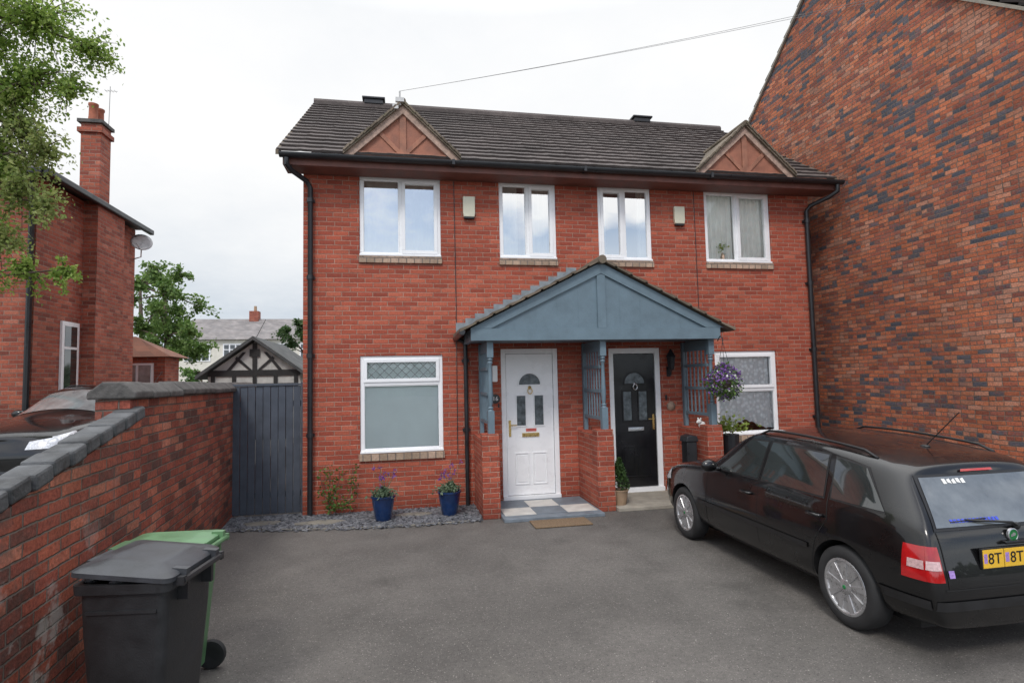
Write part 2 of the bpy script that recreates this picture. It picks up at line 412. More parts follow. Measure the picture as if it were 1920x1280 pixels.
# ------------------------------------------------------------------ camera
yaw,th,rl=R(10.9),R(3.75),0.0217
fwd=Vector((math.sin(yaw)*math.cos(th),math.cos(yaw)*math.cos(th),math.sin(th)))
right=Vector((math.cos(yaw),-math.sin(yaw),0)); up=right.cross(fwd)
r2=right*math.cos(rl)-up*math.sin(rl); u2=right*math.sin(rl)+up*math.cos(rl)
cam=bpy.data.cameras.new('camera'); co=bpy.data.objects.new('camera',cam); col.objects.link(co)
Mc=Matrix((( r2.x,u2.x,-fwd.x,1.37),(r2.y,u2.y,-fwd.y,-8.346),(r2.z,u2.z,-fwd.z,1.82),(0,0,0,1)))
co.matrix_world=Mc; cam.sensor_width=36; cam.lens=20; cam.clip_end=2000; sc.camera=co

# ------------------------------------------------------------------ ground
mb=MB(); mb.quad((-600,-600,-.008),(600,-600,-.008),(600,600,-.008),(-600,600,-.008)); mk('ground',mb,M_ground,kind='structure',label='wide grey ground around the houses')
mb=MB(); mb.quad((-1.1,-16,0),(8.6,-16,0),(8.6,.2,0),(-1.1,.2,0)); mk('driveway',mb,M_asph,kind='structure',label='dark worn asphalt driveway')
mb=MB(); mb.prism([(-14,-7),(-.75,-7),(-1.2,1.2),(-1.2,6.9),(-14,6.9)],-.05,.42,'z'); mk('neighbour_driveway',mb,M_ground,kind='structure',label='raised grey drive beyond the garden wall')

# ------------------------------------------------------------------ HOUSE
H=empty('semi_detached_house',(4,3,0),'red brick semi-detached house pair with tiled roof and blue porch','house')
def holewall(mb,x0,x1,z0,z1,holes,dep,y=0):
    xs=sorted({x0,x1,*[h[0] for h in holes],*[h[1] for h in holes]}); zs=sorted({z0,z1,*[h[2] for h in holes],*[h[3] for h in holes]})
    for i in range(len(xs)-1):
        for j in range(len(zs)-1):
            a,b,c,d=xs[i],xs[i+1],zs[j],zs[j+1]; mx,mz=(a+b)/2,(c+d)/2
            if any(h[0]<mx<h[1] and h[2]<mz<h[3] for h in holes): continue
            mb.quad((a,y,c),(b,y,c),(b,y,d),(a,y,d))
    for a,b,c,d in holes:
        e=y+dep
        mb.quad((a,y,c),(a,y,d),(a,e,d),(a,e,c)); mb.quad((b,y,c),(b,e,c),(b,e,d),(b,y,d))
        mb.quad((a,y,d),(b,y,d),(b,e,d),(a,e,d)); mb.quad((a,y,c),(a,e,c),(b,e,c),(b,y,c))
HW=8.13
UW=[(.77,1.94,3.63,4.82),(2.82,3.71,3.63,4.82),(4.39,5.28,3.63,4.82),(6.21,7.395,3.63,4.82)]
LWs=[(.77,1.94,.81,2.19),(6.28,7.38,.84,2.19)]
DR=[(2.80,3.68,.06,2.27),(4.49,5.345,.08,2.26)]
holes=UW+LWs+[(a,b,0.0,d) for a,b,c,d in DR]
mb=MB(); holewall(mb,0,HW,0,4.86,holes,.14)
DY=5.9
mb.quad((0,0,0),(0,0,4.86),(0,DY,4.86),(0,DY,0)); mb.quad((HW,0,0),(HW,DY,0),(HW,DY,4.86),(HW,0,4.86)); mb.quad((0,DY,0),(0,DY,4.86),(HW,DY,4.86),(HW,DY,0))
for x in (0,HW):
    mb.add([(x,0,4.86),(x,DY,4.86),(x,DY/2,7.1)],[(0,1,2)])
mk('wall',mb,BR_house,H)
mb=MB(); mb.quad((.02,.02,.03),(HW-.02,.02,.03),(HW-.02,DY-.02,.03),(.02,DY-.02,.03)); mb.quad((.02,.16,2.5),(HW-.02,.16,2.5),(HW-.02,DY-.02,2.5),(.02,DY-.02,2.5)); mb.quad((.02,.02,4.9),(HW-.02,.02,4.9),(HW-.02,DY-.02,4.9),(.02,DY-.02,4.9))
mb.quad((.02,2.6,.03),(HW-.02,2.6,.03),(HW-.02,2.6,4.9),(.02,2.6,4.9))
mk('interior_floor',mb,M_dark,H)
def curtain(mb,x0,x1,z0,z1,y,amp=.02,per=.09,hem=None,mat=0):
    n=max(4,int((x1-x0)/.012)); vs=[]
    for i in range(n+1):
        x=x0+(x1-x0)*i/n; yy=y+amp*math.sin(x/per*6.28+math.sin(x*7)*1.3)
        zb=z0 if hem is None else hem((x-x0)/(x1-x0))
        vs+= [(x,yy,zb),(x,yy,z1)]
    mb.add(vs,[(2*i,2*i+2,2*i+3,2*i+1) for i in range(n)],mat)
def window(W,panes,curt,glass,lead=False):
    x0,x1,z0,z1=W
    mb=MB(); mb.ring(x0+.002,x1-.002,z0+.002,z1-.002,.058,.022,.085)
    mb.box(x0+.001,x1-.001,-.02,.022,z0+.003,z0+.032)
    gl=MB()
    for i,(a,b,c,d,s) in enumerate(panes):
        if s: mb.ring(a,b,c,d,.05,.006,.070); gl.quad((a+.045,.05,c+.045),(b-.045,.05,c+.045),(b-.045,.05,d-.045),(a+.045,.05,d-.045))
        else: mb.ring(a,b,c,d,.018,.03,.070); gl.quad((a+.012,.055,c+.012),(b-.012,.055,c+.012),(b-.012,.055,d-.012),(a+.012,.055,d-.012))
    wo=mk('window',mb,M_white,H,bevel=.005)
    mk('pane',gl,glass,wo)
    s=MB(); 
    s.box(x0-.01,x1+.01,-.035,.02,z0-.1,z0-.006)
    mk('sill',s,M_sill,wo,bevel=.004)
    if lead:
        a,b,c,d,_=panes[0]; l=MB(); nx=8
        A,B,C,D=a+.045,b-.045,c+.045,d-.045; st=(B-A)/nx; m=2
        for i in range(-m,nx+1):
            for sg in (1,-1):
                xs0=A+st*i if sg==1 else A+st*(i+m)
                p=[]; steps=24
                for q in range(steps+1):
                    zt=q/steps; x=xs0+sg*zt*st*m
                    if A-1e-6<=x<=B+1e-6: p.append((x,.044,C+(D-C)*zt))
                if len(p)>2: l.tube([p[0],p[-1]],.0034,4)
        mk('leading',l,M_leadd,wo)
    return wo
def pan2(W,frac,sash):
    x0,x1,z0,z1=W; m=x0+(x1-x0)*frac; e=.048
    return [(x0+e,m-.018,z0+e,z1-e,sash==0),(m+.018,x1-e,z0+e,z1-e,sash==1)]
wos=[]
for W,fr,s,gm in ((UW[0],.5,1,M_glass),(UW[1],.5,1,M_glass),(UW[2],.49,0,M_glass),(UW[3],.48,1,M_glassn)):
    wo=window(W,pan2(W,fr,s),None,gm)
    m=W[0]+(W[1]-W[0])*fr
    mb=MB(); mb.box(m-.0175,m+.0175,.024,.08,W[2]+.061,W[3]-.061); mk('mullion',mb,M_white,wo)
    wos.append(wo)
x0,x1,z0,z1=UW[0]; mb=MB(); curtain(mb,x0+.03,x1-.03,z0,z1,.125,.012,.13); mk('curtain',mb,M_curt,wos[0])
x0,x1,z0,z1=UW[1]; mb=MB(); curtain(mb,x0+.03,x0+.30,z0,z1,.12,.014,.07); curtain(mb,x1-.50,x1-.03,z0,z1,.12,.014,.08); mk('curtain',mb,M_curt,wos[1])
x0,x1,z0,z1=UW[2]; mb=MB(); curtain(mb,x0+.03,x0+.16,z0,z1,.12,.014,.06); curtain(mb,x1-.2,x1-.03,z0,z1,.12,.014,.06); mk('curtain',mb,M_curt,wos[2])
x0,x1,z0,z1=UW[3]; mb=MB(); 
curtain(mb,x0+.03,x1-.03,z0,z1,.108,.018,.09)
mk('curtain',mb,M_drape,wos[3])
mb=MB(); mb.lathe([(.025,0),(.035,.05),(.02,.10),(.016,.12)],12,c=(6.55,.078,3.69))
for i in range(26): mb.leaf(Vector((6.55+random.gauss(0,.06),.078,3.88+random.gauss(0,.06))),.05,1)
mk('ornament',mb,[M_sill,L_yel],wos[3])
for k,W in enumerate(LWs):
    x0,x1,z0,z1=W; zt=z1-.40 if k==0 else z1-.62
    pn=[(x0+.048,x1-.048,zt+.02,z1-.048,True),(x0+.048,x1-.048,z0+.048,zt-.02,False)]
    wo=window(W,pn,None,M_glassr,lead=(k==0))
    mb=MB(); mb.box(x0+.061,x1-.061,.024,.08,zt-.0195,zt+.0195); mk('transom',mb,M_white,wo)
    mb=MB()
    if k==0:
        n=46
        for i in range(n):
            z=z0+.05+(z1-z0-.1)*i/n
            mb.quad((x0+.04,.088,z),(x1-.04,.088,z),(x1-.04,.098,z+.0285),(x0+.04,.098,z+.0285))
        mk('blind',mb,M_blind,wo)
    else:
        curtain(mb,x0+.03,x1-.03,z0,z1,.098,.010,.10,hem=lambda t:z0+.07+.14*math.exp(-((t-.5)/.22)**2)+.03*abs(math.sin(t*22)))
        mk('curtain',mb,M_curtb,wo)
def door(W,mat,handle_left,black):
    x0,x1,z0,z1=W
    mb=MB(); fw=.075 if not black else .085
    mb.box(x0+.002,x0+fw,.03,.11,z0,z1-.002); mb.box(x1-fw,x1-.002,.03,.11,z0,z1-.002); mb.box(x0+fw,x1-fw,.03,.11,z1-fw,z1-.002)
    mb.box(x0+.002,x1-.002,-.01,.11,z0-.055,z0+.035)
    a,b,c,d=x0+fw+.006,x1-fw-.006,z0+.042,z1-fw-.006
    dm=MB(); dm.box(a,b,.05,.10,c,d)
    w_=b-a; cx=(a+b)/2; h=d-c
    y=.05
    for s in (-1,1):
        px=cx+s*w_*.19
        dm.ring(px-.11,px+.11,c+.15,c+.62,.018,y-.012,y)
        dm.box(px-.075,px+.075,y-.008,y,c+.19,c+.58)
        dm.ring(px-.085,px+.085,c+1.0,c+1.48,.018,y-.014,y)
    fz=c+h-.46; fr=.185
    for i in range(14):
        t0=math.pi*i/14; t1=math.pi*(i+1)/14
        p=[(cx+r*math.cos(t),fz+r*math.sin(t)) for r,t in ((fr,t0),(fr,t1),(fr-.02,t1),(fr-.02,t0))]
        dm.prism(p,y-.014,y,'y')
    dm.box(cx-fr,cx+fr,y-.014,y,fz-.02,fz)
    do=mk('door',dm,mat,H,bevel=.003,label=('glossy black panelled front door' if black else 'white panelled front door'))
    mk('door_frame',mb,M_white,do,bevel=.004)
    g=MB()
    g.add([(cx,y-.004,fz)]+[(cx+(fr-.022)*math.cos(math.pi*i/14),y-.004,fz+(fr-.022)*math.sin(math.pi*i/14)) for i in range(15)],[(0,i+2,i+1) for i in range(14)])
    for s in (-1,1):
        px=cx+s*w_*.19; g.quad((px-.066,y-.004,c+1.02),(px+.066,y-.004,c+1.02),(px+.066,y-.004,c+1.46),(px-.066,y-.004,c+1.46))
    mk('door_glass',g,M_frost,do)
    lb=MB(); lz=c+.88; lb.box(cx-.13,cx+.13,y-.018,y,lz-.028,lz+.028); lb.box(cx-.10,cx+.10,y-.024,y-.018,lz-.016,lz+.012)
    mk('letterbox',lb,M_brass if not black else M_chrome,do,bevel=.003)
    kn=MB(); kz=c+1.53
    kn.lathe([(.0,0),(.026,.0),(.026,.012),(.0,.018)],14,M=Matrix.Translation((cx,y-.001,kz+.05))@Matrix.Rotation(R(90),4,'X'))
    pts=[(cx+.034*math.sin(t),y-.03,kz-.0+.042*math.cos(t)) for t in [i*2*math.pi/16 for i in range(17)]]
    kn.tube(pts,.007,6)
    mk('knocker',kn,M_brass if not black else M_chrome,do,smooth=True)
    hd=MB(); hx=a+.045 if handle_left else b-.045; hz=c+.98
    hd.box(hx-.016,hx+.016,y-.012,y,hz-.12,hz+.12); hd.tube([(hx,y-.012,hz+.05),(hx,y-.05,hz+.05),(hx+(.10 if handle_left else -.10),y-.05,hz+.05)],.009,8)
    mk('door_handle',hd,M_brass,do,bevel=.003)
    return do
d1=door(DR[0],M_white,True,False); d2=door(DR[1],M_blackdoor,False,True)
M_notice=pm('pink_notice',(.55,.12,.10),.7,20,.2)
mb=MB(); mb.box(3.17,3.33,.046,.0495,1.03,1.075); mk('notice',mb,M_notice,d1)

GX0,GX1=-.24,8.46
mb=MB(); mb.box(GX0+.03,8.42,-.36,-.335,4.79,4.95); mb.box(GX0+.03,8.42,-.335,.0-.002,4.79,4.805)
mk('fascia',mb,M_timberd,H,bevel=.004)
mb=MB(); n=10
prof=[(-.36-.06+.058*math.cos(math.pi+math.pi*i/n),4.925+.06*math.sin(math.pi+math.pi*i/n)) for i in range(n+1)]
prof2=[(p[0]*1+(.006 if p[0]<-.42 else -.006),p[1]+.004) for p in prof[::-1]]
mb.prism(prof+prof2,GX0,GX1,'x')
for x in (2.1,4.05,6.1): mb.box(x-.02,x+.02,-.487,-.353,4.86,4.935)
mk('gutter',mb,M_pipe,H)
def pipe(pts,r=.034,brk=()):
    mb=MB(); mb.tube(pts,r,12)
    for p in brk: 
        mb.cyl((p[0],p[1],p[2]-.03),(p[0],p[1],p[2]+.03),r+.01,seg=12)
        mb.box(p[0]-.055,p[0]+.055,p[1]+r*.6,p[1]+r+.02,p[2]-.02,p[2]+.02)
    return mk('downpipe',mb,M_pipe,H,smooth=True,autos=40)
pipe([(-.15,-.42,4.86),(-.15,-.42,4.78),(-.10,-.34,4.72),(.06,-.10,4.66),(.105,-.055,4.58),(.105,-.055,.02)],.036,[(.105,-.055,z) for z in (4.4,3.3,2.2,1.1)])
pipe([(8.36,-.42,4.86),(8.36,-.42,4.76),(8.30,-.33,4.70),(8.10,-.10,4.60),(8.05,-.055,4.52),(8.05,-.055,.02)],.036,[(8.05,-.055,z) for z in (4.35,3.3,2.2,1.1)])
pipe([(2.27,-.055,2.40),(2.27,-.055,.02)],.03,[(2.27,-.055,z) for z in (2.1,1.1)])
mb=MB(); mb.tube([(2.14,-.006,4.78),(2.15,-.006,3.0),(2.14,-.006,.75)],.006,5); mk('cable',mb,M_pipe,H)
mb=MB(); mb.tube([(6.03,-.006,4.78),(6.04,-.006,2.6)],.006,5); mk('cable',mb,M_pipe,H)
def tile_slope(mb,x0,x1,ye,ze,yr,zr,nc,pitch=.30,amp=.003,lip=.032,mat=0,dx=.0375):
    nx=int(round((x1-x0)/dx)); d=Vector((0,yr-ye,zr-ze)); nrm=Vector((0,-(zr-ze),(yr-ye))).normalized()
    if nrm.z<0: nrm=-nrm
    for c in range(nc):
        t0,t1=c/nc,(c+1)/nc; vs=[]
        sag=[random.uniform(-.003,.003) for _ in range(int((x1-x0)/.3)+3)]
        for i in range(nx+1):
            x=x0+(x1-x0)*i/nx; ph=((x-x0)/pitch)%1
            rl_=amp*(max(0,math.cos(ph*2*math.pi))**2)*1.4+ sag[int((x-x0)/.3)]
            b=Vector((x,ye,ze))
            p0=b+d*t0; p1=b+d*t1
            vs+= [p0+nrm*(rl_-.002),p0+nrm*(lip+rl_),p1+nrm*(rl_+.002)]
        fs=[]
        for i in range(nx):
            a=3*i; q=3*(i+1)
            fs.append((a,q,q+1,a+1)); fs.append((a+1,q+1,q+2,a+2))
        mb.add(vs,fs,mat)
RX0,RX1=-.28,8.36; YE,ZE,YR,ZR=-.40,4.965,2.95,7.27
mb=MB(); tile_slope(mb,RX0,RX1,YE,ZE,YR,ZR,17); tile_slope(mb,RX0,RX1,YR+(YR-YE),ZE,YR,ZR,17,dx=.15)
mb.cyl((RX0,YR,ZR-.02),(RX1,YR,ZR-.02),.11,seg=12)
roof=mk('roof',mb,M_roof,H)
for x in (RX0-.012,RX1-.03):
    mb=MB()
    mb.prism([(YE-.01,ZE-.06),(YE-.01,ZE+.01),(YR,ZR+.01),(2*YR-YE,ZE+.01),(2*YR-YE,ZE-.06),(YR,ZR-.09)],x,x+.04,'x')
    mk('verge',mb,M_verge,roof)
for x in (.85,6.5):
    mb=MB(); mb.box(x-.18,x+.18,YR-.12,YR+.12,ZR+.02,ZR+.11); mb.box(x-.22,x+.22,YR-.15,YR+.15,ZR+.11,ZR+.15); mk('roof_vent',mb,M_pipe,roof,bevel=.01)
def gablet(xl,xr,za,zb):
    xc=(xl+xr)/2; yf=-.40
    mb=MB(); mb.prism([(xl+.06,zb),(xr-.06,zb),(xc,za-.04)],yf+.03,yf+.10,'y')
    g=mk('gablet',mb,M_timberp,H,label='small brown timbered gable over the eaves')
    mb=MB(); 
    sl=math.atan2(za-zb,xc-xl)
    for s in (-1,1):
        L=math.hypot(za-zb,xc-xl)+.08
        M=Matrix.Translation((xc,yf,za+.03))@Matrix.Rotation(s*sl,4,'Y')
        if s==1: mb.box(.0,L,-.02,.03,-.11,-.005,M=M)
        else: mb.box(-L,-.0,-.021,.029,-.11,-.005,M=M)
    mk('bargeboard',mb,M_timberl,g,bevel=.004)
    mb=MB()
    mb.box(xc-.045,xc+.045,yf+.008,yf+.028,zb,za-.12)
    for s in (-1,1):
        ang=R(45); L=.46
        M=Matrix.Translation((xc+s*.045,yf,zb+.02))@Matrix.Rotation(-s*ang,4,'Y')
        mb.box(0 if s>0 else -L,L if s>0 else 0,.010,.027,-.02,.04,M=M)
    mb.box(xl+.06,xr-.06,yf+.004,yf+.029,zb-.03,zb+.03)
    mk('timber_strut',mb,M_timber,g,bevel=.003)
    mb=MB(); slope=(ZR-ZE)/(YR-YE); yb=YE+(za+.05-ZE)/slope+.08; th=.045
    for s in (-1,1):
        xe=xc+s*((xr-xl)/2+.05); zl=zb-.02
        yv=YE+(zl-ZE)/slope
        A=(xc,yf-.06,za+.045);B=(xe,yf-.06,zl+.02);C=(xc,yb,za+.045);D=(xe,yv+.05,zl+.02)
        vs=[A,B,D,C]+[(p[0],p[1],p[2]-th) for p in (A,B,D,C)]
        mb.add(vs,[(0,1,2,3),(4,7,6,5),(0,4,5,1),(1,5,6,2),(2,6,7,3)])
        n=9
        for i in range(n):
            t=(i+.5)/n; px=xc+(xe-xc)*t; pz=(za+.045)+(zl+.02-za-.045)*t
            M=Matrix.Translation((px,yf-.03,pz+.010))@Matrix.Rotation(s*(sl+.08),4,'Y'); mb.box(-.06,.06,-.05,.14,-.016,.010,M=M)
    mb.cyl((xc,yf-.07,za+.045),(xc,yb,za+.045),.045,seg=10)
    mk('gablet_roof',mb,M_verge,g)
gablet(.64,2.16,5.70,4.99); gablet(5.92,7.54,5.73,4.99)
mb=MB(); mb.tube([(1.36,-.46,5.68),(1.36,-.50,5.86)],.012,6); mb.box(1.26,1.34,-.48,-.44,5.62,5.68); mb.box(1.30,1.42,-.49,-.44,5.72,5.78); mk('wire_bracket',mb,M_dish,H)
for a,b,c,d in ((2.27,2.45,4.24,4.55),(5.66,5.84,4.24,4.52)):
    mb=MB(); mb.prism([(a+.01,c),(b-.01,c),(b,c+.06),(b,d),(a,d),(a,c+.06)],-.055,-.001,'y'); mb.box(a+.012,b-.012,-.058,-.002,c-.03,c-.001,1)
    mk('alarm_box',mb,[M_cream,M_pipe],H,bevel=.008)

# porch
PC=4.07; PY=-.90; ZB=2.33
def rz(x): return 3.42-abs(x-PC)*.497
mb=MB()
mb.box(2.25,5.84,PY-.03,PY+.03,ZB,ZB+.16)
xl,xr=2.24,5.90
mb.prism([(xl+.1,ZB+.16),(xr-.1,ZB+.16),(PC,3.30)],PY,PY+.02,'y')
for s in (-1,1):
    xe=xl if s<0 else xr
    p=[(xe,rz(xe)-.02),(PC,rz(PC)-.02),(PC,rz(PC)-.17),(xe+(-s)*.28,ZB+.162),(xe,ZB+.162)]
    mb.prism(p,PY-.034,PY-.001,'y')
mb.box(PC-.06,PC+.06,PY-.026,PY-.002,ZB+.162,3.24)
for i in range(12):
    x=xl+.3+i*.3
    if abs(x-PC)>.1: 
        zt=rz(x)-.19
        if zt>ZB+.2: mb.box(x-.003,x+.003,PY-.003,PY-.001,ZB+.165,zt)
mb.box(2.25,2.31,PY+.03,-.002,ZB,ZB+.15); mb.box(5.78,5.84,PY+.03,-.002,ZB,ZB+.15)
mb.box(2.31,5.78,PY+.03,-.002,ZB+.02,ZB+.035)
porch=mk('porch',mb,M_blue,H,bevel=.004,label='blue-grey painted timber porch with gabled front')
mb=MB()
for s in (-1,1):
    xe=PC+s*1.97
    n=9
    for i in range(n):
        t0=i/n; t1=(i+1.15)/n if i<n-1 else 1
        xa=xe+(PC-xe)*t0; xb=xe+(PC-xe)*min(1,t1)
        mb.prism([(xa,rz(xa)+.0),(xa,rz(xa)+.045),(xb,rz(xb)+.016),(xb,rz(xb)-.0)],PY-.10,-.002,'y')
mb.cyl((PC,PY-.12,3.43),(PC,-.002,3.43),.06,seg=10)
mk('porch_roof',mb,M_verge,porch)
mb=MB(); mb.tube([(2.13,PY-.1,2.44),(2.13,-.01,2.42)],.04,8); mb.tube([(2.13,-.055,2.42),(2.24,-.055,2.38),(2.27,-.055,2.30)],.028,8); mk('porch_gutter',mb,M_pipe,porch)
for s in (-1,1):
    mb=MB(); n=13
    for i in range(n):
        xa=PC+s*(1.93-i*.142); xb=PC+s*(1.93-(i+1.15)*.142)
        zt=rz(xb)+.115
        mb.prism([(min(xa,xb),rz(xa if s<0 else xb)+.02),(max(xa,xb),rz(xb if s<0 else xa)+.02),(max(xa,xb),zt),(min(xa,xb),zt)],-.012-.001*(i%2),-.001,'y')
    mk('flashing',mb,M_bluelt,porch)
def post(x,y,z0,z1,w=.085):
    mb=MB(); h=w/2
    mb.box(x-h,x+h,y-h,y+h,z0,z0+.30); mb.box(x-h,x+h,y-h,y+h,z1-.22,z1)
    a=z0+.30;b=z1-.22; L=b-a
    pr=[(.040,0),(.028,.03),(.040,.05),(.022,.08),(.030,.14),(.036,.3),(.030,.5),(.026,.7),(.024,.86),(.040,.90),(.026,.93),(.041,.96),(.030,1)]
    mb.lathe([(r,t*L) for r,t in pr],14,c=(x,y,a))
    return mk('post',mb,M_blue,porch,smooth=True,autos=35)
for i,(a,b) in enumerate(((2.38,2.61),(3.96,4.20),(5.60,5.84))):
    mb=MB(); mb.box(a,b,-.88,-.004,0,1.034)
    mb.box(a+.005,b-.005,-.875,-.66,1.035,1.10); 
    mk('brick_pier',mb,BR_house,porch,bevel=.004)
    cx=(a+b)/2 
    post(cx+.02,-.80,1.10,ZB)
    mb=MB()
    mb.box(cx-.03,cx+.03,-.07,-.006,1.034,ZB); y0,y1=-.755,-.071
    for z in (1.22,1.60,1.94,2.18): mb.box(cx-.02,cx+.02,y0,y1,z,z+.045)
    k=6
    for j in range(k):
        y=y0+(y1-y0)*(j+.5)/k; mb.box(cx-.010,cx+.010,y-.011,y+.011,1.265,2.18)
    mb.prism([(y0,2.225),(y1,2.225),(y1,ZB-.0),(y0,ZB)],cx-.01,cx+.01,'x')
    mk('trellis',mb,M_blue,porch,bevel=.002)
mb=MB(); mb.box(2.615,3.955,-1.12,-.002,.0,.045); mk('doorstep',mb,M_slabp,H,bevel=.006,label='blue-grey painted doorstep slab')
mb=MB()
for i in range(3):
    for j in range(2):
        x=2.66+i*.42; y=-.95+j*.42
        mb.box(x,x+.415,y,y+.415,.046,.0495,(i+j+1)%2)
mk('floor_tile',mb,[M_slabp,M_tilew],H)
mb=MB(); mb.box(4.21,5.595,-.95,-.002,0,.05); mk('doorstep',mb,M_conc,H,bevel=.006)
mb=MB(); X=5.47
mb.box(X-.03,X+.03,-.02,-.001,1.80,1.96); mb.tube([(X,-.02,1.86),(X,-.09,1.83),(X,-.11,1.90)],.008,6)
mb.lathe([(.03,0),(.05,.02),(.07,.20),(.085,.21),(.03,.29),(.012,.33)],6,c=(X,-.11,1.90)); mk('lantern',mb,M_pipe,H)
mb=MB(); mb.lathe([(.0,0),(.07,0),(.07,.02),(0,.035)],18,M=Matrix.Translation((5.49,-.001,1.34))@Matrix.Rotation(R(90),4,'X')); mk('wall_plaque',mb,M_sill,H,smooth=True)
mb=MB(); mb.lathe([(.0,0),(.07,0),(.07,.012),(0,.014)],20,M=Matrix.Translation((2.705,-.001,1.53))@Matrix.Rotation(R(90),4,'X')); pl=mk('number_plaque',mb,M_pipe,H)
textmesh('16',.085,Matrix.Translation((2.705,-.018,1.53))@Matrix.Rotation(R(90),4,'X'),'house_number',M_white,pl)
mb=MB(); mb.box(2.66,2.74,-.06,-.001,1.78,2.02); mk('meter_box',mb,M_white,H,bevel=.012)
mb=MB(); mb.box(5.40,5.43,-.02,-.001,1.44,1.52); mk('doorbell',mb,M_pipe,H,bevel=.004)
mb=MB(); mb.box(2.745,2.765,-.015,-.001,1.40,1.46); mk('doorbell',mb,M_pipe,H,bevel=.004)

# ------------------------------------------------------------------ tall gable house
T=empty('tall_gable_house',(11,0,0),'tall old brick house with blank gable wall of mottled bricks','house')
mb=MB(); mb.prism([(-4.5,0),(-4.5,4.9),(.1,8.8),(4.7,4.9),(4.7,0)],8.6,14.5,'x'); mk('wall',mb,BR_tall,T)
mb=MB()
for s in (-1,1):
    ye=.1+s*4.85; ze=8.8-4.85*.848
    tile_slope(mb,8.56,14.6,ye,ze+.03,.1,8.86,24,dx=.15)
mk('roof',mb,M_roof,T)
mb=MB()
zo=8.8-4.85*.848
mb.prism([(.1-4.85,zo-.02),(.1-4.85,zo+.03),(.1,8.87),(.1+4.85,zo+.03),(.1+4.85,zo-.02),(.1,8.82)],8.555,8.598,'x')
mk('verge',mb,M_conc,T)

# ------------------------------------------------------------------ garden wall + gate
MW=Matrix.Translation((-.95,.25,0))@Matrix.Rotation(R(4.3),4,'Z')
G=empty('garden_wall',(-.95,-2,0),'old red brick garden wall with dark ridged coping stones','wall')
mb=MB(); mb.box(-.23,0,-3.80,1.5,-.05,1.73,M=MW); mk('wall',mb,BR_wall,G)
mb=MB()
y=-3.83
while y<1.45:
    L=.42; dz=random.uniform(-.008,.008)
    mb.prism([(-.28,1.73+dz),(.045,1.73+dz),(.045,1.78+dz),(-.05,1.86+dz),(-.18,1.86+dz),(-.28,1.78+dz)],y,y+L-.012,'y',M=MW); y+=L
mk('coping',mb,M_coping,G,bevel=.014)
G2=empty('sloping_wall',(-.6,-4.5,0),'low brick wall with sloping blue brick coping and faded whitewash','wall')
mb=MB(); s=.185; mb.prism([(-3.70,-.05),(-3.70,1.57),(-8.2,1.57-4.5*s),(-8.2,-.05)],-.085,.045,'x',M=MW); mk('wall',mb,BR_wall,G2)
mb=MB(); ang=math.atan(s); L=.20; n=22
for i in range(n):
    M=MW@Matrix.Translation((0,-3.66,1.585))@Matrix.Rotation(ang,4,'X')
    dz=random.uniform(-.006,.006); e=random.uniform(-.006,.006)
    mb.box(-.105,.065+e,-(i+1)*L+.008,-i*L-.008,.0+dz,.095+dz,M=M)
mk('coping',mb,M_copb,G2,bevel=.018)
GT=empty('side_gate',(-.5,.15,0),'dark blue-grey boarded garden gate between wall and house','gate')
mb=MB(); x=-.95; i=0
while x<-.05:
    mb.box(x,min(x+.093,-.02),.15+(i%2)*.006,.18,.03,1.79); x+=.1; i+=1
mb.box(-.96,-.02,.181,.21,.25,.33); mb.box(-.96,-.02,.181,.21,1.5,1.58)
mb.box(-.97,-.02,.135,.20,1.795,1.825)
mk('boards',mb,M_gate,GT,bevel=.004)
mb=MB(); mb.box(-.045,-.005,.12,.22,0,1.84); mk('gate_post',mb,M_gate,GT,bevel=.004)

# ------------------------------------------------------------------ slate bed
mb=MB()
def edge(x): return -.50-.42*math.sin(max(0,min(1,(x+.95)/3.3))*math.pi*.62)
cnt=0
while cnt<7500:
    x=random.uniform(-.97,2.37); y=random.uniform(-1.15,.12)
    if y<edge(x)-random.uniform(-.04,.10) or (y>-.01 and x>0): continue
    s=random.choice((.010,.014,.018,.026,.034))*random.uniform(.8,1.2); M=Matrix.Translation((x,y,random.uniform(.004,.018)))@Matrix.Rotation(random.uniform(0,6.28),4,'Z')@Matrix.Rotation(random.gauss(0,.28),4,'X')@Matrix.Rotation(random.gauss(0,.2),4,'Y')
    a=[(-s,-s*.5,0),(s*.8,-s*.6,0),(s,.4*s,0),(-.5*s,.7*s,0)]
    mb.add(a+[(p[0]*.9,p[1]*.9,.006) for p in a],[(4,5,6,7),(0,1,5,4),(1,2,6,5),(2,3,7,6),(3,0,4,7)],0,M); cnt+=1
mk('slate_chippings',mb,M_slate,kind='stuff',label='grey-blue slate chippings covering the bed below the wall')
mb=MB(); pts=[(x,edge(x)) for x in [-.97+i*.1 for i in range(34)]]
mb.add([(p[0],p[1],.003) for p in pts]+[(pts[-1][0],-.0,.003),(pts[0][0],.1,.003)],[tuple(range(len(pts)+2))]); mk('planting_bed',mb,M_soil,kind='structure',label='dark soil bed beneath slate')
for i in range(0,len(pts)-2,2):
    a=Vector((*pts[i],0)); b=Vector((*pts[i+2],0)); dd=b-a; M=Matrix.Translation(a)@Matrix.Rotation(math.atan2(dd.y,dd.x),4,'Z')
    mb=MB(); mb.box(.004,dd.length-.004,-.022,.022,0,.018,M=M); mk('edging_stone',mb,M_stone,bevel=.008,label='low buff edging stone along the bed',cat='edging stone',group='edging stones round the bed')
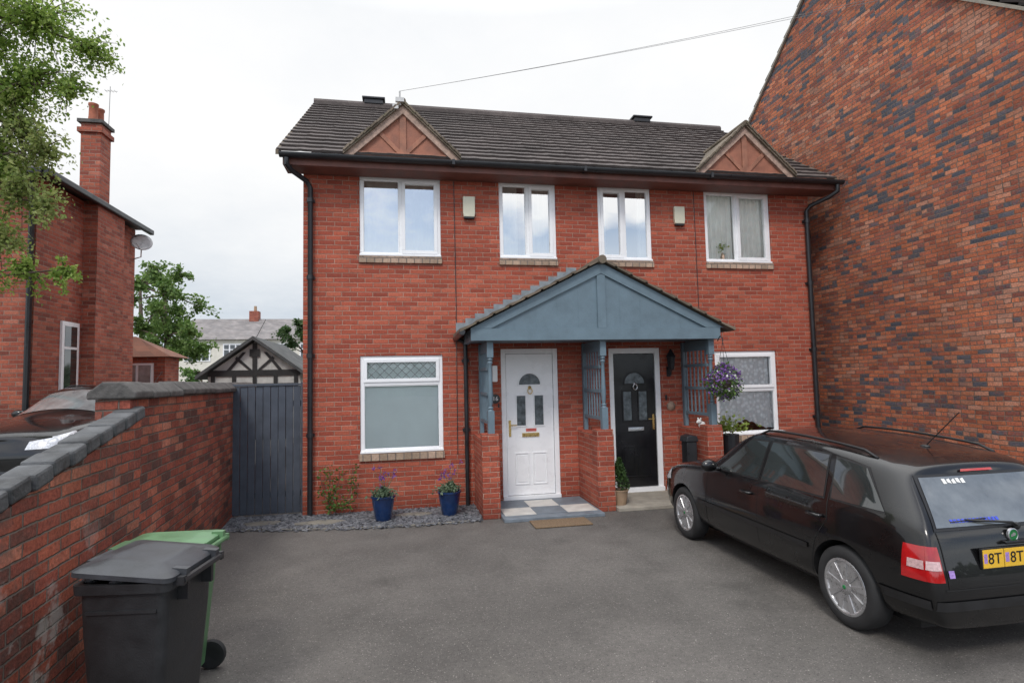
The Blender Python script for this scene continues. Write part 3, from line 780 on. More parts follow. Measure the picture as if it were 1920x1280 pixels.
for (x,y,rx,ry) in ((-.45,-.34,.24,.12),(.3,-.50,.32,.13),(1.5,-.38,.24,.10)):
    mb=MB(); n=11; p=[]
    for i in range(n):
        t=2*math.pi*i/n; k=random.uniform(.8,1.15); p.append((x+rx*k*math.cos(t),y+ry*k*math.sin(t)))
    mb.prism(p,.006,.027,'z'); mk('stepping_stone',mb,M_stone,bevel=.006,label='irregular buff stepping stone among slate chippings',cat='stepping stone',group='stepping stones in the bed')

# ------------------------------------------------------------------ pots & plants
def pot(x,y,r,h,mat,label):
    E=empty('flower_pot',(x,y,0),label,'plant pot')
    mb=MB(); mb.lathe([(r*.62,0),(r*.70,.02),(r*.9,h*.6),(r,h*.92),(r*1.08,h*.93),(r*1.08,h),(r*.92,h),(r*.88,h*.85)],24,c=(x,y,.015)); mk('pot',mb,mat,E,smooth=True,autos=40)
    mb=MB(); mb.cyl((x,y,.015+h*.8),(x,y,.015+h*.86),r*.88,seg=18); mk('soil',mb,M_soil,E)
    return E
for i,(x,y) in enumerate(((1.10,-.58),(1.97,-.52))):
    E=pot(x,y,.15,.32,M_pot,'blue glazed pot with a tufted purple flowering plant')
    mb=MB(); 
    for k in range(420):
        a=random.uniform(0,6.28); rr=abs(random.gauss(0,.085)); p=Vector((x+rr*math.cos(a),y+rr*math.sin(a),.32+random.uniform(0,.13)*(1-rr*3)))
        mb.leaf(p,.05,0,0,1.5)
    st=MB()
    for k in range(12):
        a=random.uniform(0,6.28); t=random.uniform(.03,.17); h=random.uniform(.45,.74); q=Vector((x+t*math.cos(a),y+t*math.sin(a),h))
        st.tube([(x,y,.3),((x+q.x)/2+.01,(y+q.y)/2,(.3+h)/2+.03),q],.003,4)
        for j in range(10): mb.leaf(q+Vector((random.gauss(0,.010),random.gauss(0,.010),random.gauss(0,.014))),.030,1)
    mk('foliage',mb,[L_greyg,L_lav],E); mk('stem',st,L_greyg,E)
E=empty('climbing_plant',(.48,-.12,0),'thin green climbing plant against the brick wall','plant')
mb=MB(); lf=MB()
for k in range(6):
    p=Vector((.46+random.gauss(0,.05),-.14,.02)); pts=[p.copy()]
    for j in range(6):
        p=p+Vector((random.gauss(0,.05),random.gauss(0,.012),random.uniform(.07,.13))); pts.append(p.copy())
        for q in range(8): lf.leaf(p+Vector((random.gauss(0,.035),random.gauss(0,.03),random.gauss(0,.03))),.048)
    mb.tube(pts,.004,5)
for q in range(60): lf.leaf(Vector((.5+random.gauss(0,.10),-.18,.1+random.random()*.12)),.045)
mk('stem',mb,M_bark,E); mk('foliage',lf,L_bush,E)
E=pot(4.32,-.72,.115,.24,M_terra,'small conifer in a buff pot beside the black door')
mb=MB()
for k in range(1500):
    t=random.random()**.8; rr=.135*(1-t)**.75*random.uniform(.75,1.05); a=random.uniform(0,6.28)
    mb.leaf(Vector((4.32+rr*math.cos(a),-.72+rr*math.sin(a),.26+t*.42)),.035,0,0,1.5)
mk('foliage',mb,L_dark,E)
HB=empty('hanging_basket',(5.80,-1.05,1.9),'hanging basket overflowing with purple and white flowers','hanging basket')
hx,hy,hz=5.79,-1.06,1.74
mb=MB(); mb.tube([(5.79,-.93,2.30),(5.79,-1.0,2.36),(hx,hy,2.33),(hx,hy,2.28)],.008,6)
for k in range(3):
    a=k*2.1; mb.tube([(hx,hy,2.28),(hx+.13*math.cos(a),hy+.13*math.sin(a),hz)],.003,4)
mk('chain',mb,M_pipe,HB)
mb=MB(); mb.lathe([(.0,-.13),(.07,-.11),(.11,-.06),(.13,0)],18,c=(hx,hy,hz)); mk('basket',mb,M_bark,HB)
mb=MB()
for k in range(2000):
    a=random.uniform(0,6.28); ph=random.uniform(-1.3,1.5); lump=1+.25*math.sin(a*3+1)*math.cos(ph*2)
    rr=.22*random.uniform(.65,1.2)*lump
    p=Vector((hx+rr*math.cos(ph)*math.cos(a),hy+rr*math.cos(ph)*math.sin(a),hz-.03+.22*math.sin(ph)*random.uniform(.7,1.2)))
    mb.leaf(p,.04,random.choice((0,0,1,1)) if ph>.1 else random.choice((0,0,0,1)),0,.5)
    if random.random()<.05: mb.leaf(p,.04,2)
mk('foliage',mb,[L_bush,L_lav,M_rend],HB)
E=empty('potted_shrub',(6.15,-.55,0),'yellow-green leafy plant with white flowers in a tall pot','plant')
mb=MB()
for k in range(380): mb.leaf(Vector((6.15+random.gauss(0,.13),-.55+random.gauss(0,.09),.98+abs(random.gauss(0,.09)))),.06,0 if random.random()<.85 else 1,0,1)
mk('foliage',mb,[L_yel,M_rend],E)
mb=MB(); mb.lathe([(.07,0),(.1,.0),(.13,.90),(.11,.90)],16,c=(6.15,-.55,.03)); mk('pot',mb,M_pipe,E)
mb=MB(); mb.box(5.36,5.52,-.72,-.55,.05,.86); mb.prism([(5.34,.861),(5.54,.861),(5.52,.94),(5.44,.96),(5.36,.94)],-.74,-.53,'y'); mk('utility_box',mb,M_pipe,bevel=.012,label='narrow black upright bin beside the black front door',cat='box')
E=empty('door_plant',(5.42,-.95,0),'small leafy plant beside the black door','plant')
mb=MB()
for k in range(260): mb.leaf(Vector((5.42+random.gauss(0,.12),-.95+random.gauss(0,.08),.08+random.random()*.42)),.06,0,0,1)
mk('foliage',mb,L_yel,E)
E=empty('dog_ornament',(5.66,-.5,1.04),'white terrier dog ornament sitting on the brick pier','ornament')
mb=MB(); bx,by,bz=5.70,-.55,1.036
mb.ball((bx,by,bz+.05),.06,.045,.05); mb.ball((bx-.05,by-.02,bz+.10),.035); mb.ball((bx-.085,by-.03,bz+.09),.018); mb.ball((bx-.05,by+.01,bz+.135),.012,.012,.02); mb.ball((bx-.04,by-.045,bz+.135),.012,.012,.02); mb.cyl((bx-.04,by-.03,bz),(bx-.04,by-.03,bz+.06),.013)
mk('body',mb,M_rend,E,smooth=True)
mb=MB(); mb.box(2.93,3.66,-1.50,-1.14,.003,.02); mk('door_mat',mb,M_mat,bevel=.006,label='worn brown coir door mat before the step',cat='door mat')

# ------------------------------------------------------------------ wheelie bins
def bin_(x,y,rot,body,lid,label,lift,W=.48,D=.52,Hh=.90,dome=1):
    M=Matrix.Translation((x,y,0))@Matrix.Rotation(rot,4,'Z')
    E=empty('wheelie_bin',None,label,'bin',M=M)
    q=D/.52; qw=W/.48
    mb=MB(); secs=[(.06,.39*qw,.38*q),(.30,.42*qw,.42*q),(.68,.46*qw,.485*q),(.75,.465*qw,.49*q),(Hh-.06,.475*qw,.50*q)]
    def rr(w,d,z,r=.045,k=4,off=0):
        v=[]
        for sx,sy,a0 in ((1,1,0),(-1,1,90),(-1,-1,180),(1,-1,270)):
            for i in range(k+1):
                t=R(a0+90*i/k); v.append((off+sx*(d/2-r)+r*math.cos(t),sy*(w/2-r)+r*math.sin(t),z))
        return v
    rings=[rr(w,d,z,off=0) for z,w,d in secs]
    rings+= [rr(W+.03,D+.03,Hh-.055),rr(W+.035,D+.035,Hh-.01),rr(W-.02,D-.02,Hh-.01),rr(W-.04,D-.04,Hh-.3)]
    n=len(rings[0]); vs=[p for r_ in rings for p in r_]; fs=[]
    for i in range(len(rings)-1):
        for k in range(n):
            j=(k+1)%n; fs.append((i*n+k,i*n+j,(i+1)*n+j,(i+1)*n+k))
    fs.append(tuple(range(n-1,-1,-1))); fs.append(tuple(range((len(rings)-1)*n,len(rings)*n)))
    mb.add(vs,fs)
    mb.box(-.16,.16,-W/2*.985-.004,-W/2*.9,Hh-.15,Hh-.135)
    for yy in (-.12,.12): mb.box(D/2-.03,D/2+.04,yy-.012,yy+.012,Hh-.13,Hh-.02)
    mk('body',mb,body,E,smooth=True,autos=35,local=True)
    mb=MB(); ML=Matrix.Translation((D/2,0,Hh))@Matrix.Rotation(lift,4,'Y')@Matrix.Translation((-D/2,0,0))
    R1=[rr(W+.05,D+.05,-.012),rr(W+.05,D+.05,.010),rr(W+.01,D+.01,.010+.014*dome),rr(W-.10,D-.10,.010+.02*dome),rr(W-.14,D-.14,.010+.032*dome),rr(W-.2,D-.2,.010+.034*dome)]
    vs=[p for r_ in R1 for p in r_]; fs=[]
    for i in range(len(R1)-1):
        for k in range(n):
            j=(k+1)%n; fs.append((i*n+k,i*n+j,(i+1)*n+j,(i+1)*n+k))
    fs.append(tuple(range(n-1,-1,-1))); fs.append(tuple(range((len(R1)-1)*n,len(R1)*n)))
    mb.add(vs,fs,0,ML); mb.box(-D/2-.05,-D/2-.02,-.09,.09,-.02,.01,M=ML)
    for yy in (-.15,.15): mb.box(D/2-.02,D/2+.05,yy-.02,yy+.02,-.01,.03,M=ML)
    mk('lid',mb,lid,E,smooth=True,autos=35,local=True)
    mb=MB(); mb.tube([(D/2+.05,-W/2+.04,Hh-.02),(D/2+.05,W/2-.04,Hh-.02)],.016,8); mb.box(D/2,D/2+.06,-W/2+.03,-W/2+.06,Hh-.04,Hh); mb.box(D/2,D/2+.06,W/2-.06,W/2-.03,Hh-.04,Hh)
    mk('handle',mb,body,E,local=True,smooth=True,autos=35)
    for sy in (-1,1):
        mb=MB(); mb.lathe([(0,-.022),(.06,-.022),(.085,-.02),(.09,-.01),(.09,.01),(.085,.02),(.06,.022),(.04,.015),(0,.015)],20,M=Matrix.Translation((D/2-.04,sy*.2,.09))@Matrix.Rotation(R(90),4,'X'))
        mk('wheel',mb,M_tyre,E,local=True,smooth=True,autos=35)
    return E
B1=bin_(.10,-5.08,R(-8),M_binb,M_bing,'black wheelie bin with slightly open dusty grey lid',R(6),D=.42,Hh=.915)
bin_(-.075,-4.42,R(-5),M_green,pm('green_lid_plastic',(.12,.24,.12),.4,6,.2,.1,120),'green wheelie bin with closed lid behind the black bin',0,W=.48,D=.47,Hh=.85,dome=.5)
mb=MB()
for k in range(22):
    mb.ball((random.uniform(-.19,.05),random.uniform(-.20,.18),.905+random.uniform(-.01,.012)),.045,.055,.022,seg=8)
mk('rubbish_bag',mb,pm('bin_bag',(.10,.10,.105),.3,20,1.5,.8,30),B1,local=True,smooth=True)

# ------------------------------------------------------------------ CARS
M_paint=pm('black_car_paint',(.0045,.0045,.005),.3,3,.1,coat=.8,ior=1.35)
M_cglass=pm('car_glass',(.03,.035,.035),.04,2,.3,coat=.6,ior=1.8)
M_rglass=pm('rear_glass',(.14,.15,.15),.05,5,.35,coat=1,ior=2.3)
M_wglass=pm('windscreen_glass',(.26,.28,.28),.05,5,.35,coat=1,ior=2.3)  # pale grey base colour paints in the sky reflection on the glass
M_red=pm('red_tail_lens',(.40,.008,.010),.12,9,.3,coat=1)
M_clear=pm('clear_lens',(.55,.36,.36),.12,60,.3,coat=1)
M_head=pm('headlight_lens',(.65,.67,.7),.08,40,.4,coat=1,ior=1.8)
M_silver=pm('silver_hubcap',(.50,.50,.51),.3,14,.25,metal=.7)
M_plate=pm('yellow_plate',(.80,.48,.04),.4,5,.05)
M_ink=pm('plate_ink',(.01,.01,.01),.5)
M_purp=pm('plate_purple',(.35,.22,.55),.5,80,.4)
M_badge=pm('green_badge',(.01,.16,.04),.3)
M_bst=pm('blue_sticker',(.05,.08,.5),.5,90,.5)
def sm_(s): return s if s<3.3 else 3.3+(s-3.3)*.74
def zc_(z,s): return z if z<.3 else .3+(z-.3)*(1-.04-.07*s/4)
def car(M,label,plate=None,ws=None):
    E=empty('parked_car',None,label,'car',M=M)
    def lower(s,k=1.0,zb=.20):
        return [(s,0,zb),(s,.68*k,zb),(s,.785*k,zb+.06),(s,.825*k,.50),(s,.812*k,.72)]
    rings=[]
    rings.append([(.02,0,.30),(.05,.42,.30),(.06,.52,.33),(.05,.54,.50),(.09,.54,.60),(.11,.52,.65),(.12,.44,.68),(.12,.30,.70),(.10,0,.72)])
    rings.append([(.10,0,.22),(.14,.60,.22),(.17,.70,.28),(.14,.73,.50),(.19,.72,.64),(.22,.68,.71),(.22,.58,.75),(.20,.38,.78),(.17,0,.80)])
    rings.append(lower(.42)+[(.44,.775,.80),(.44,.68,.845),(.42,.46,.87),(.38,0,.89)])
    rings.append(lower(.80)+[(.82,.79,.855),(.82,.70,.90),(.80,.50,.93),(.76,0,.95)])
    rings.append(lower(1.14)+[(1.20,.79,.885),(1.17,.72,.925),(1.10,.54,.955),(1.02,0,.985)])
    rings.append(lower(1.30)+[(1.36,.785,.90),(1.40,.70,1.0),(1.30,.56,1.06),(1.22,0,1.09)])
    rings.append(lower(1.70)+[(1.62,.78,.91),(1.78,.625,1.31),(1.72,.53,1.37),(1.66,0,1.40)])
    rings.append(lower(1.95)+[(1.95,.78,.915),(2.0,.61,1.36),(2.0,.51,1.42),(2.0,0,1.445)])
    rings.append(lower(2.60)+[(2.60,.78,.925),(2.55,.61,1.37),(2.55,.50,1.43),(2.55,0,1.452)])
    rings.append(lower(3.25)+[(3.25,.775,.94),(3.12,.60,1.345),(3.12,.49,1.405),(3.12,0,1.428)])
    rings.append(lower(3.75,.985)+[(3.75,.755,.955),(3.50,.585,1.31),(3.48,.48,1.37),(3.50,0,1.395)])
    rings.append([(4.02,0,.22),(4.02,.64,.22),(4.02,.74,.28),(4.04,.775,.50),(4.02,.765,.74),(3.98,.715,.92),(3.65,.57,1.28),(3.61,.47,1.34),(3.63,0,1.365)])
    rings.append([(4.15,0,.22),(4.14,.60,.22),(4.17,.71,.28),(4.19,.735,.50),(4.13,.72,.74),(4.08,.67,.91),(3.74,.54,1.25),(3.70,.44,1.318),(3.71,0,1.34)])
    rings.append([(4.18,0,.26),(4.17,.50,.26),(4.21,.58,.32),(4.22,.59,.52),(4.15,.58,.74),(4.11,.55,.91),(3.80,.46,1.20),(3.75,.38,1.275),(3.75,0,1.30)])
    bm=bmesh.new(); ring=[]
    cr=bm.edges.layers.float.new('crease_edge')
    for r_ in rings:
        Lv=[bm.verts.new((y,-sm_(s),zc_(z,s))) for s,y,z in r_]
        Rv=[Lv[0]]+[bm.verts.new((-y,-sm_(s),zc_(z,s))) for s,y,z in r_[1:-1]]+[Lv[-1]]
        ring.append((Lv,Rv))
    for i in range(len(ring)-1):
        for sd in (0,1):
            A,B=ring[i][sd],ring[i+1][sd]
            for k in range(8):
                f=(A[k],B[k],B[k+1],A[k+1])
                bm.faces.new(f if sd==0 else f[::-1])
    for e in (0,-1):
        A,B=ring[e]
        bm.faces.new((A[0],A[1],B[1])); bm.faces.new((A[8],A[7],B[7]))
        for k in range(1,7): bm.faces.new((A[k],A[k+1],B[k+1],B[k]))
    for sd in (0,1):
        for i in range(2,len(ring)-2):
            e=bm.edges.get((ring[i][sd][5],ring[i+1][sd][5]))
            if e: e[cr]=.45
            e=bm.edges.get((ring[i][sd][6],ring[i+1][sd][6]))
            if e and i>5: e[cr]=.35
        for k in range(1,8):
            e=bm.edges.get((ring[-2][sd][k],ring[-2][sd][k+1]))
            if e: e[cr]=.35
    bmesh.ops.recalc_face_normals(bm,faces=bm.faces)
    me=bpy.data.meshes.new('body'); bm.to_mesh(me); bm.free()
    ob=bpy.data.objects.new('tmpbody',me); col.objects.link(ob)
    ss=ob.modifiers.new('s','SUBSURF'); ss.levels=3; ss.render_levels=3
    me.materials.append(M_paint); me.materials.append(M_rub)
    cu=[]
    for s in (.80,3.26):
        for sd in (-1,1):
            mb=MB(); mb.cyl((sd*.56,-s,.30),(sd*1.0,-s,.30),.33,seg=48,mat=0)
            cme=bpy.data.meshes.new('c'); cme.from_pydata([tuple(v) for v in mb.v],[],mb.f); cme.materials.append(M_rub)
            c=bpy.data.objects.new('c',cme); col.objects.link(c)
            b=ob.modifiers.new('b','BOOLEAN'); b.operation='DIFFERENCE'; b.object=c; b.solver='EXACT'
            try: b.material_mode='TRANSFER'
            except Exception: pass
            cu.append(c)
    dg=bpy.context.evaluated_depsgraph_get(); dg.update()
    bme=bpy.data.meshes.new_from_object(ob.evaluated_get(dg))
    bpy.data.objects.remove(ob)
    for c in cu: bpy.data.objects.remove(c)
    bme.polygons.foreach_set('use_smooth',[True]*len(bme.polygons))
    try: bme.set_sharp_from_angle(angle=R(50))
    except Exception: pass
    bo=bpy.data.objects.new('body',bme); col.objects.link(bo); bo.parent=E
    bmm=bmesh.new(); bmm.from_mesh(bme); bvh=BVHTree.FromBMesh(bmm); 
    def hit(o,d_):
        r_=bvh.ray_cast(Vector(o),Vector(d_))
        return (r_[0],r_[1]) if r_[0] is not None else (None,None)
    def patch(mb,corn,mode,off,nu=10,nv=8,mat=0,side=1):
        g={}
        for i in range(nu+1):
            for j in range(nv+1):
                u,v=i/nu,j/nv
                p=[(corn[0][q]*(1-u)+corn[1][q]*u)*(1-v)+(corn[3][q]*(1-u)+corn[2][q]*u)*v for q in (0,1)]
                if mode=='side': h,nn=hit((side*2,-sm_(p[0]),zc_(p[1],p[0])),(-side,0,0)); dn=Vector((side,0,0))
                elif mode=='rear': h,nn=hit((p[0],-6,zc_(p[1],4)),(0,1,0)); dn=Vector((0,-1,0))
                elif mode=='front': h,nn=hit((p[0],2,zc_(p[1],0)),(0,-1,0)); dn=Vector((0,1,0))
                else: h,nn=hit((p[0],-p[1],3),(0,0,-1)); dn=Vector((0,0,1))
                if h is None: continue
                if nn.dot(dn)<0: nn=-nn
                g[i,j]=h+(nn*.6+dn*.4)*off
        vs=list(g.values()); idx={k:i for i,k in enumerate(g.keys())}
        fs=[(idx[i,j],idx[i+1,j],idx[i+1,j+1],idx[i,j+1]) for i in range(nu) for j in range(nv) if all(q in idx for q in ((i,j),(i+1,j),(i+1,j+1),(i,j+1)))]
        mb.add(vs,fs,mat)
    def shrink(c,k):
        m=[sum(p[q] for p in c)/4 for q in (0,1)]
        return [tuple(p[q]+(k if p[q]<m[q] else -k) for q in (0,1)) for p in c]
    wins=[[(1.50,.955),(2.19,.965),(2.19,1.325),(1.93,1.315)],[(2.25,.965),(3.04,.975),(2.96,1.315),(2.25,1.33)],[(3.12,.98),(3.70,.985),(3.36,1.265),(3.04,1.305)]]
    for sd in (-1,1):
        for wq in wins:
            mb=MB(); patch(mb,shrink(wq,-.014),'side',.003,side=sd); mk('window_seal',mb,M_rub,bo,local=True,smooth=True)
            mb=MB(); patch(mb,wq,'side',.006,side=sd); mk('side_window',mb,M_cglass,bo,local=True,smooth=True)
        for sm in ([(1.30,.30),(1.34,.92)],[(2.22,.28),(2.22,1.35)],[(2.90,.28),(2.98,.60),(3.10,.80),(3.06,1.32)]):
            mb=MB()
            for a,b in zip(sm,sm[1:]): patch(mb,[(a[0]-.004,a[1]),(a[0]+.004,a[1]),(b[0]+.004,b[1]),(b[0]-.004,b[1])],'side',.002,1,12,side=sd)
            mk('door_seam',mb,M_dark,bo,local=True)
        mb=MB(); patch(mb,[(1.14,.50),(2.90,.50),(2.90,.545),(1.14,.545)],'side',.010,40,2,side=sd); mk('side_moulding',mb,M_rub,bo,local=True,smooth=True)
        for hs in (2.06,2.98):
            h,nn=hit((sd*2,-hs,.77),(-sd,0,0))
            if h is not None:
                mb=MB(); x=h.x; mb.tube([(x,-hs+.08,.77),(x+sd*.035,-hs+.06,.77),(x+sd*.035,-hs-.06,.77),(x,-hs-.08,.77)],.013,8); mk('door_handle',mb,M_paint,bo,local=True,smooth=True)
        # slim roof rail
        mb=MB(); rp=[]
        for k in range(13):
            s=1.95+1.4*k/12; h,_=hit((sd*.53,-s,3),(0,0,-1))
            lift=.0 if k in (0,12) else .032
            rp.append(h+Vector((0,0,lift)))
        mb.tube(rp,.011,8); mk('roof_rail',mb,M_rub,E,local=True,smooth=True)
        mb=MB(); h,nn=hit((sd*2,-1.56,.89),(-sd,0,0)); x=h.x
        mb.ball((x+sd*.11,-1.53,.945),.095,.05,.062,seg=14); mb.tube([(x-sd*.02,-1.54,.90),(x+sd*.06,-1.53,.92)],.025,8); mk('wing_mirror',mb,M_paint,E,local=True,smooth=True)
        mb=MB()
        patch(mb,[(3.92,.575),(4.12,.575),(4.08,.81),(3.92,.81)],'side',.010,8,8,side=sd)
        patch(mb,[(sd*.66,.575),(sd*.77,.575),(sd*.72,.81),(sd*.66,.81)],'rear',.010,8,8)
        mk('tail_light',mb,M_red,E,local=True,smooth=True)
        mb=MB(); patch(mb,[(3.97,.655),(4.10,.655),(4.09,.715),(3.97,.715)],'side',.014,6,4,side=sd); patch(mb,[(sd*.67,.655),(sd*.74,.655),(sd*.73,.715),(sd*.67,.715)],'rear',.014,6,4); mk('reversing_light',mb,M_clear,E,local=True,smooth=True)
        mb=MB(); patch(mb,[(.17,.60),(.50,.66),(.46,.79),(.24,.73)],'side',.008,10,6,side=sd); patch(mb,[(sd*.42,.58),(sd*.70,.59),(sd*.68,.72),(sd*.44,.68)],'front',.008,10,6); mk('headlight',mb,M_head,E,local=True,smooth=True)
        for s in (.80,3.26):
            Mw=Matrix.Translation((sd*.725,-s,.295))@Matrix.Rotation(R(90)*sd,4,'Y')
            mb=MB(); mb.lathe([(.19,-.09),(.27,-.09),(.29,-.07),(.295,-.03),(.295,.03),(.29,.065),(.27,.083),(.215,.086),(.195,.07),(.19,-.05)],40,M=Mw)
            wo=mk('wheel',mb,M_tyre,E,local=True,smooth=True,autos=50)
            mb=MB(); mb.lathe([(.0,.030),(.196,.035),(.2,.02)],32,1,Mw)
            mb.lathe([(.172,.055),(.178,.078),(.188,.084),(.205,.082),(.21,.07)],40,0,Mw)
            mb.lathe([(.0,.082),(.03,.082),(.055,.074),(.065,.05)],24,0,Mw)
            for k in range(9):
                t=2*math.pi*k/9; Ms=Mw@Matrix.Rotation(t,4,'Z')
                mb.add([(.05,-.013,.074),(.05,.013,.074),(.180,.026,.080),(.180,-.026,.080),(.05,-.013,.05),(.05,.013,.05),(.180,.026,.055),(.180,-.026,.055)],[(0,3,2,1),(0,1,5,4),(1,2,6,5),(2,3,7,6),(3,0,4,7)],0,Ms)
            mb.lathe([(.0,.088),(.014,.088),(.016,.082)],16,2,Mw)
            mk('hubcap',mb,[M_silver,M_rub,M_badge],wo,local=True,bevel=.003)
    mb=MB(); patch(mb,[(-.63,.905),(.63,.905),(.515,1.265),(-.515,1.265)],'rear',.005,24,10); mk('window_seal',mb,M_rub,bo,local=True,smooth=True)
    mb=MB(); patch(mb,[(-.605,.925),(.605,.925),(.495,1.245),(-.495,1.245)],'rear',.009,24,10); mk('rear_window',mb,M_rglass,bo,local=True,smooth=True)
    mb=MB(); patch(mb,[(-.66,1.20),(.66,1.20),(.53,1.66),(-.53,1.66)],'top',.006,24,12); mk('windscreen',mb,ws or M_cglass,bo,local=True,smooth=True)
    mb=MB(); patch(mb,[(-.66,.515),(.66,.515),(.66,.525),(-.66,.525)],'rear',.003,30,1)
    for sd in (-1,1): patch(mb,[(sd*.63,.53),(sd*.636,.53),(sd*.625,.90),(sd*.619,.90)],'rear',.003,1,20)
    mk('tailgate_seam',mb,M_dark,bo,local=True)
    mb=MB(); patch(mb,[(-.72,.38),(.72,.38),(.72,.445),(-.72,.445)],'rear',.012,36,3)
    for sd in (-1,1): patch(mb,[(3.64,.38),(4.14,.38),(4.14,.445),(3.64,.445)],'side',.012,16,3,side=sd)
    mk('bumper_strip',mb,M_rub,bo,local=True,smooth=True)
    def rearpt(x,z):
        h,nn=hit((x,-6,zc_(z,4)),(0,1,0)); return h
    mb=MB(); a=rearpt(.0,.91); b=rearpt(-.36,.97)
    mb.tube([a+Vector((0,-.03,0)),a+Vector((-.05,-.035,.03)),b+Vector((0,-.02,0))],.008,6); mb.tube([b+Vector((-.12,-.014,-.01)),b+Vector((.16,-.016,.0))],.006,5); mb.ball(tuple(a+Vector((0,-.02,0))),.025,.02,.025); mk('rear_wiper',mb,M_rub,E,local=True,smooth=True)
    mb=MB(); patch(mb,[(-.14,1.275),(.14,1.275),(.13,1.292),(-.13,1.292)],'rear',.014,12,2); mk('brake_light',mb,M_red,E,local=True)
    a=rearpt(-.06,.855)
    mb=MB(); Mb=Matrix.Translation(a+Vector((0,-.006,0)))@Matrix.Rotation(R(90),4,'X')
    mb.lathe([(0,.0),(.042,0),(.042,.012),(.036,.016),(.034,.012),(0,.012)],26,0,Mb); mb.lathe([(0,.012),(.034,.012),(.034,.0135),(0,.0135)],26,1,Mb)
    mb.prism([(-.02,-.012),(.012,-.004),(.018,.008),(.004,.016),(-.01,.004),(-.022,.004)],.0136,.016,'z',0,Mb)
    mk('badge',mb,[M_silver,M_badge],E,local=True)
    mb=MB(); h,_=hit((0,-3.25,3),(0,0,-1)); mb.tube([h,h+Vector((0,-.30,.28))],.004,5); mb.ball(tuple(h),.03,.04,.015); mk('aerial',mb,M_rub,E,local=True)
    mb=MB(); a=rearpt(0,.79); mb.box(-.16,.16,a.y-.03,a.y+.02,.745,.765); mk('tailgate_handle',mb,M_paint,E,local=True,bevel=.006)
    if plate:
        a=rearpt(-.22,.70); yb=a.y-.016
        zp=.612; q=-.10
        mb=MB(); mb.box(-.265+q,-.103+q,yb-.008,yb,zp,zp+.115); mb.box(-.097+q,.265,yb-.008,yb,zp,zp+.115); mb.box(-.272+q,.272,yb-.005,yb+.01,zp-.007,zp+.122,1)
        mb.box(-.258+q,-.232+q,yb-.0086,yb-.008,zp+.03,zp+.09,2); mb.box(-.090+q,-.060+q,yb-.0086,yb-.008,zp+.03,zp+.09,2)
        p=mk('number_plate',mb,[M_plate,M_rub,M_purp],E,local=True)
        for x in (-.228+q,-.054+q):
            textmesh(plate,.098,Matrix.Translation((x,yb-.0095,zp+.055))@Matrix.Rotation(R(90),4,'X'),'plate_lettering',M_ink,p,local=True,align='LEFT')
        mb=MB()
        for k in range(13): 
            x=-.48+k*.030; patch(mb,[(x,.950),(x+.022,.950),(x+.022,.972),(x,.972)],'rear',.012,2,1)
        mk('window_sticker',mb,M_bst,E,local=True)
        mb=MB()
        for k in range(5):
            x=-.33+k*.038; patch(mb,[(x,1.195+.008*(k%2)),(x+.028,1.195),(x+.028,1.23),(x,1.23-.006*(k%3))],'rear',.012,2,1)
        mk('window_sticker',mb,M_rend,E,local=True)
        mb=MB(); patch(mb,[(-.62,.60),(-.58,.60),(-.58,.65),(-.62,.65)],'rear',.006,4,4); mk('body_sticker',mb,M_purp,E,local=True)
    bmm.free()
    mb=MB(); mb.box(-.60,.60,-3.7,-.3,.16,.24); mk('underbody',mb,M_rub,E,local=True)
    return E
kc=.96
car(Matrix.Translation((5.235,-1.55,0))@Matrix.Scale(kc,4),'black estate car parked on the driveway beside the gable wall',plate='8T')
car(Matrix.Translation((-3.86,.05,.44))@Matrix.Rotation(R(170),4,'Z')@Matrix.Scale(1.06,4),'black car parked on the drive beyond the garden wall',ws=M_wglass)

# ------------------------------------------------------------------ left neighbour house
NH=empty('brick_house',(-8,5,0),'old red brick house with chimney, black gutters and a satellite dish','house')
mb=MB(); mb.box(-13,-4.8,2.65,6.3,0,5.5); mb.box(-4.8,-4.55,4.1,5.2,0,5.45); mk('wall',mb,BR_left,NH)
mb=MB(); mb.box(-4.95,-4.58,4.2,4.60,5.3,7.15); mb.box(-5.0,-4.54,4.15,4.65,6.95,7.05); 
ch=mk('chimney',mb,BR_left,NH,bevel=.01)
mb=MB(); mb.box(-5.0,-4.54,4.15,4.65,7.152,7.22); mk('chimney_cap',mb,M_coping,ch)
M_tc=pm('terracotta',(.36,.12,.07),.8)
for y in (4.28,4.52):
    mb=MB(); mb.lathe([(.09,0),(.08,.1),(.075,.30),(.09,.32),(.09,.36),(.07,.36)],16,c=(-4.77,y,7.22)); mk('chimney_pot',mb,M_tc,ch,smooth=True,autos=40)
mb=MB(); mb.tube([(-4.66,4.64,6.6),(-4.64,4.64,8.15)],.006,5); mb.tube([(-4.74,4.64,8.05),(-4.5,4.64,8.05)],.004,5)
for k in range(4): mb.tube([(-4.72+k*.06,4.58,8.05),(-4.72+k*.06,4.70,8.05)],.003,4)
mk('tv_aerial',mb,M_lead,NH)
mb=MB(); E0,E1,F0,F1=-13.2,-4.55,2.4,6.5; zc=5.56; rd=(F1-F0)/2
A=[(E0,F0,zc),(E1,F0,zc),(E1,F1,zc),(E0,F1,zc),(E0+rd,F0+rd,zc+1.35),(E1-rd,F0+rd,zc+1.35)]
mb.add(A,[(0,1,5,4),(1,2,5),(2,3,4,5),(3,0,4),(0,3,2,1)]); mk('roof',mb,M_roof,NH)
mb=MB(); mb.box(-4.57,-4.47,2.35,6.5,5.44,5.555); mb.box(-13,-4.58,2.33,2.43,5.44,5.555); mk('gutter',mb,M_pipe,NH,bevel=.02)
mb=MB(); mb.tube([(-4.85,2.6,5.4),(-4.85,2.6,0)],.045,8); mk('downpipe',mb,M_pipe,NH)
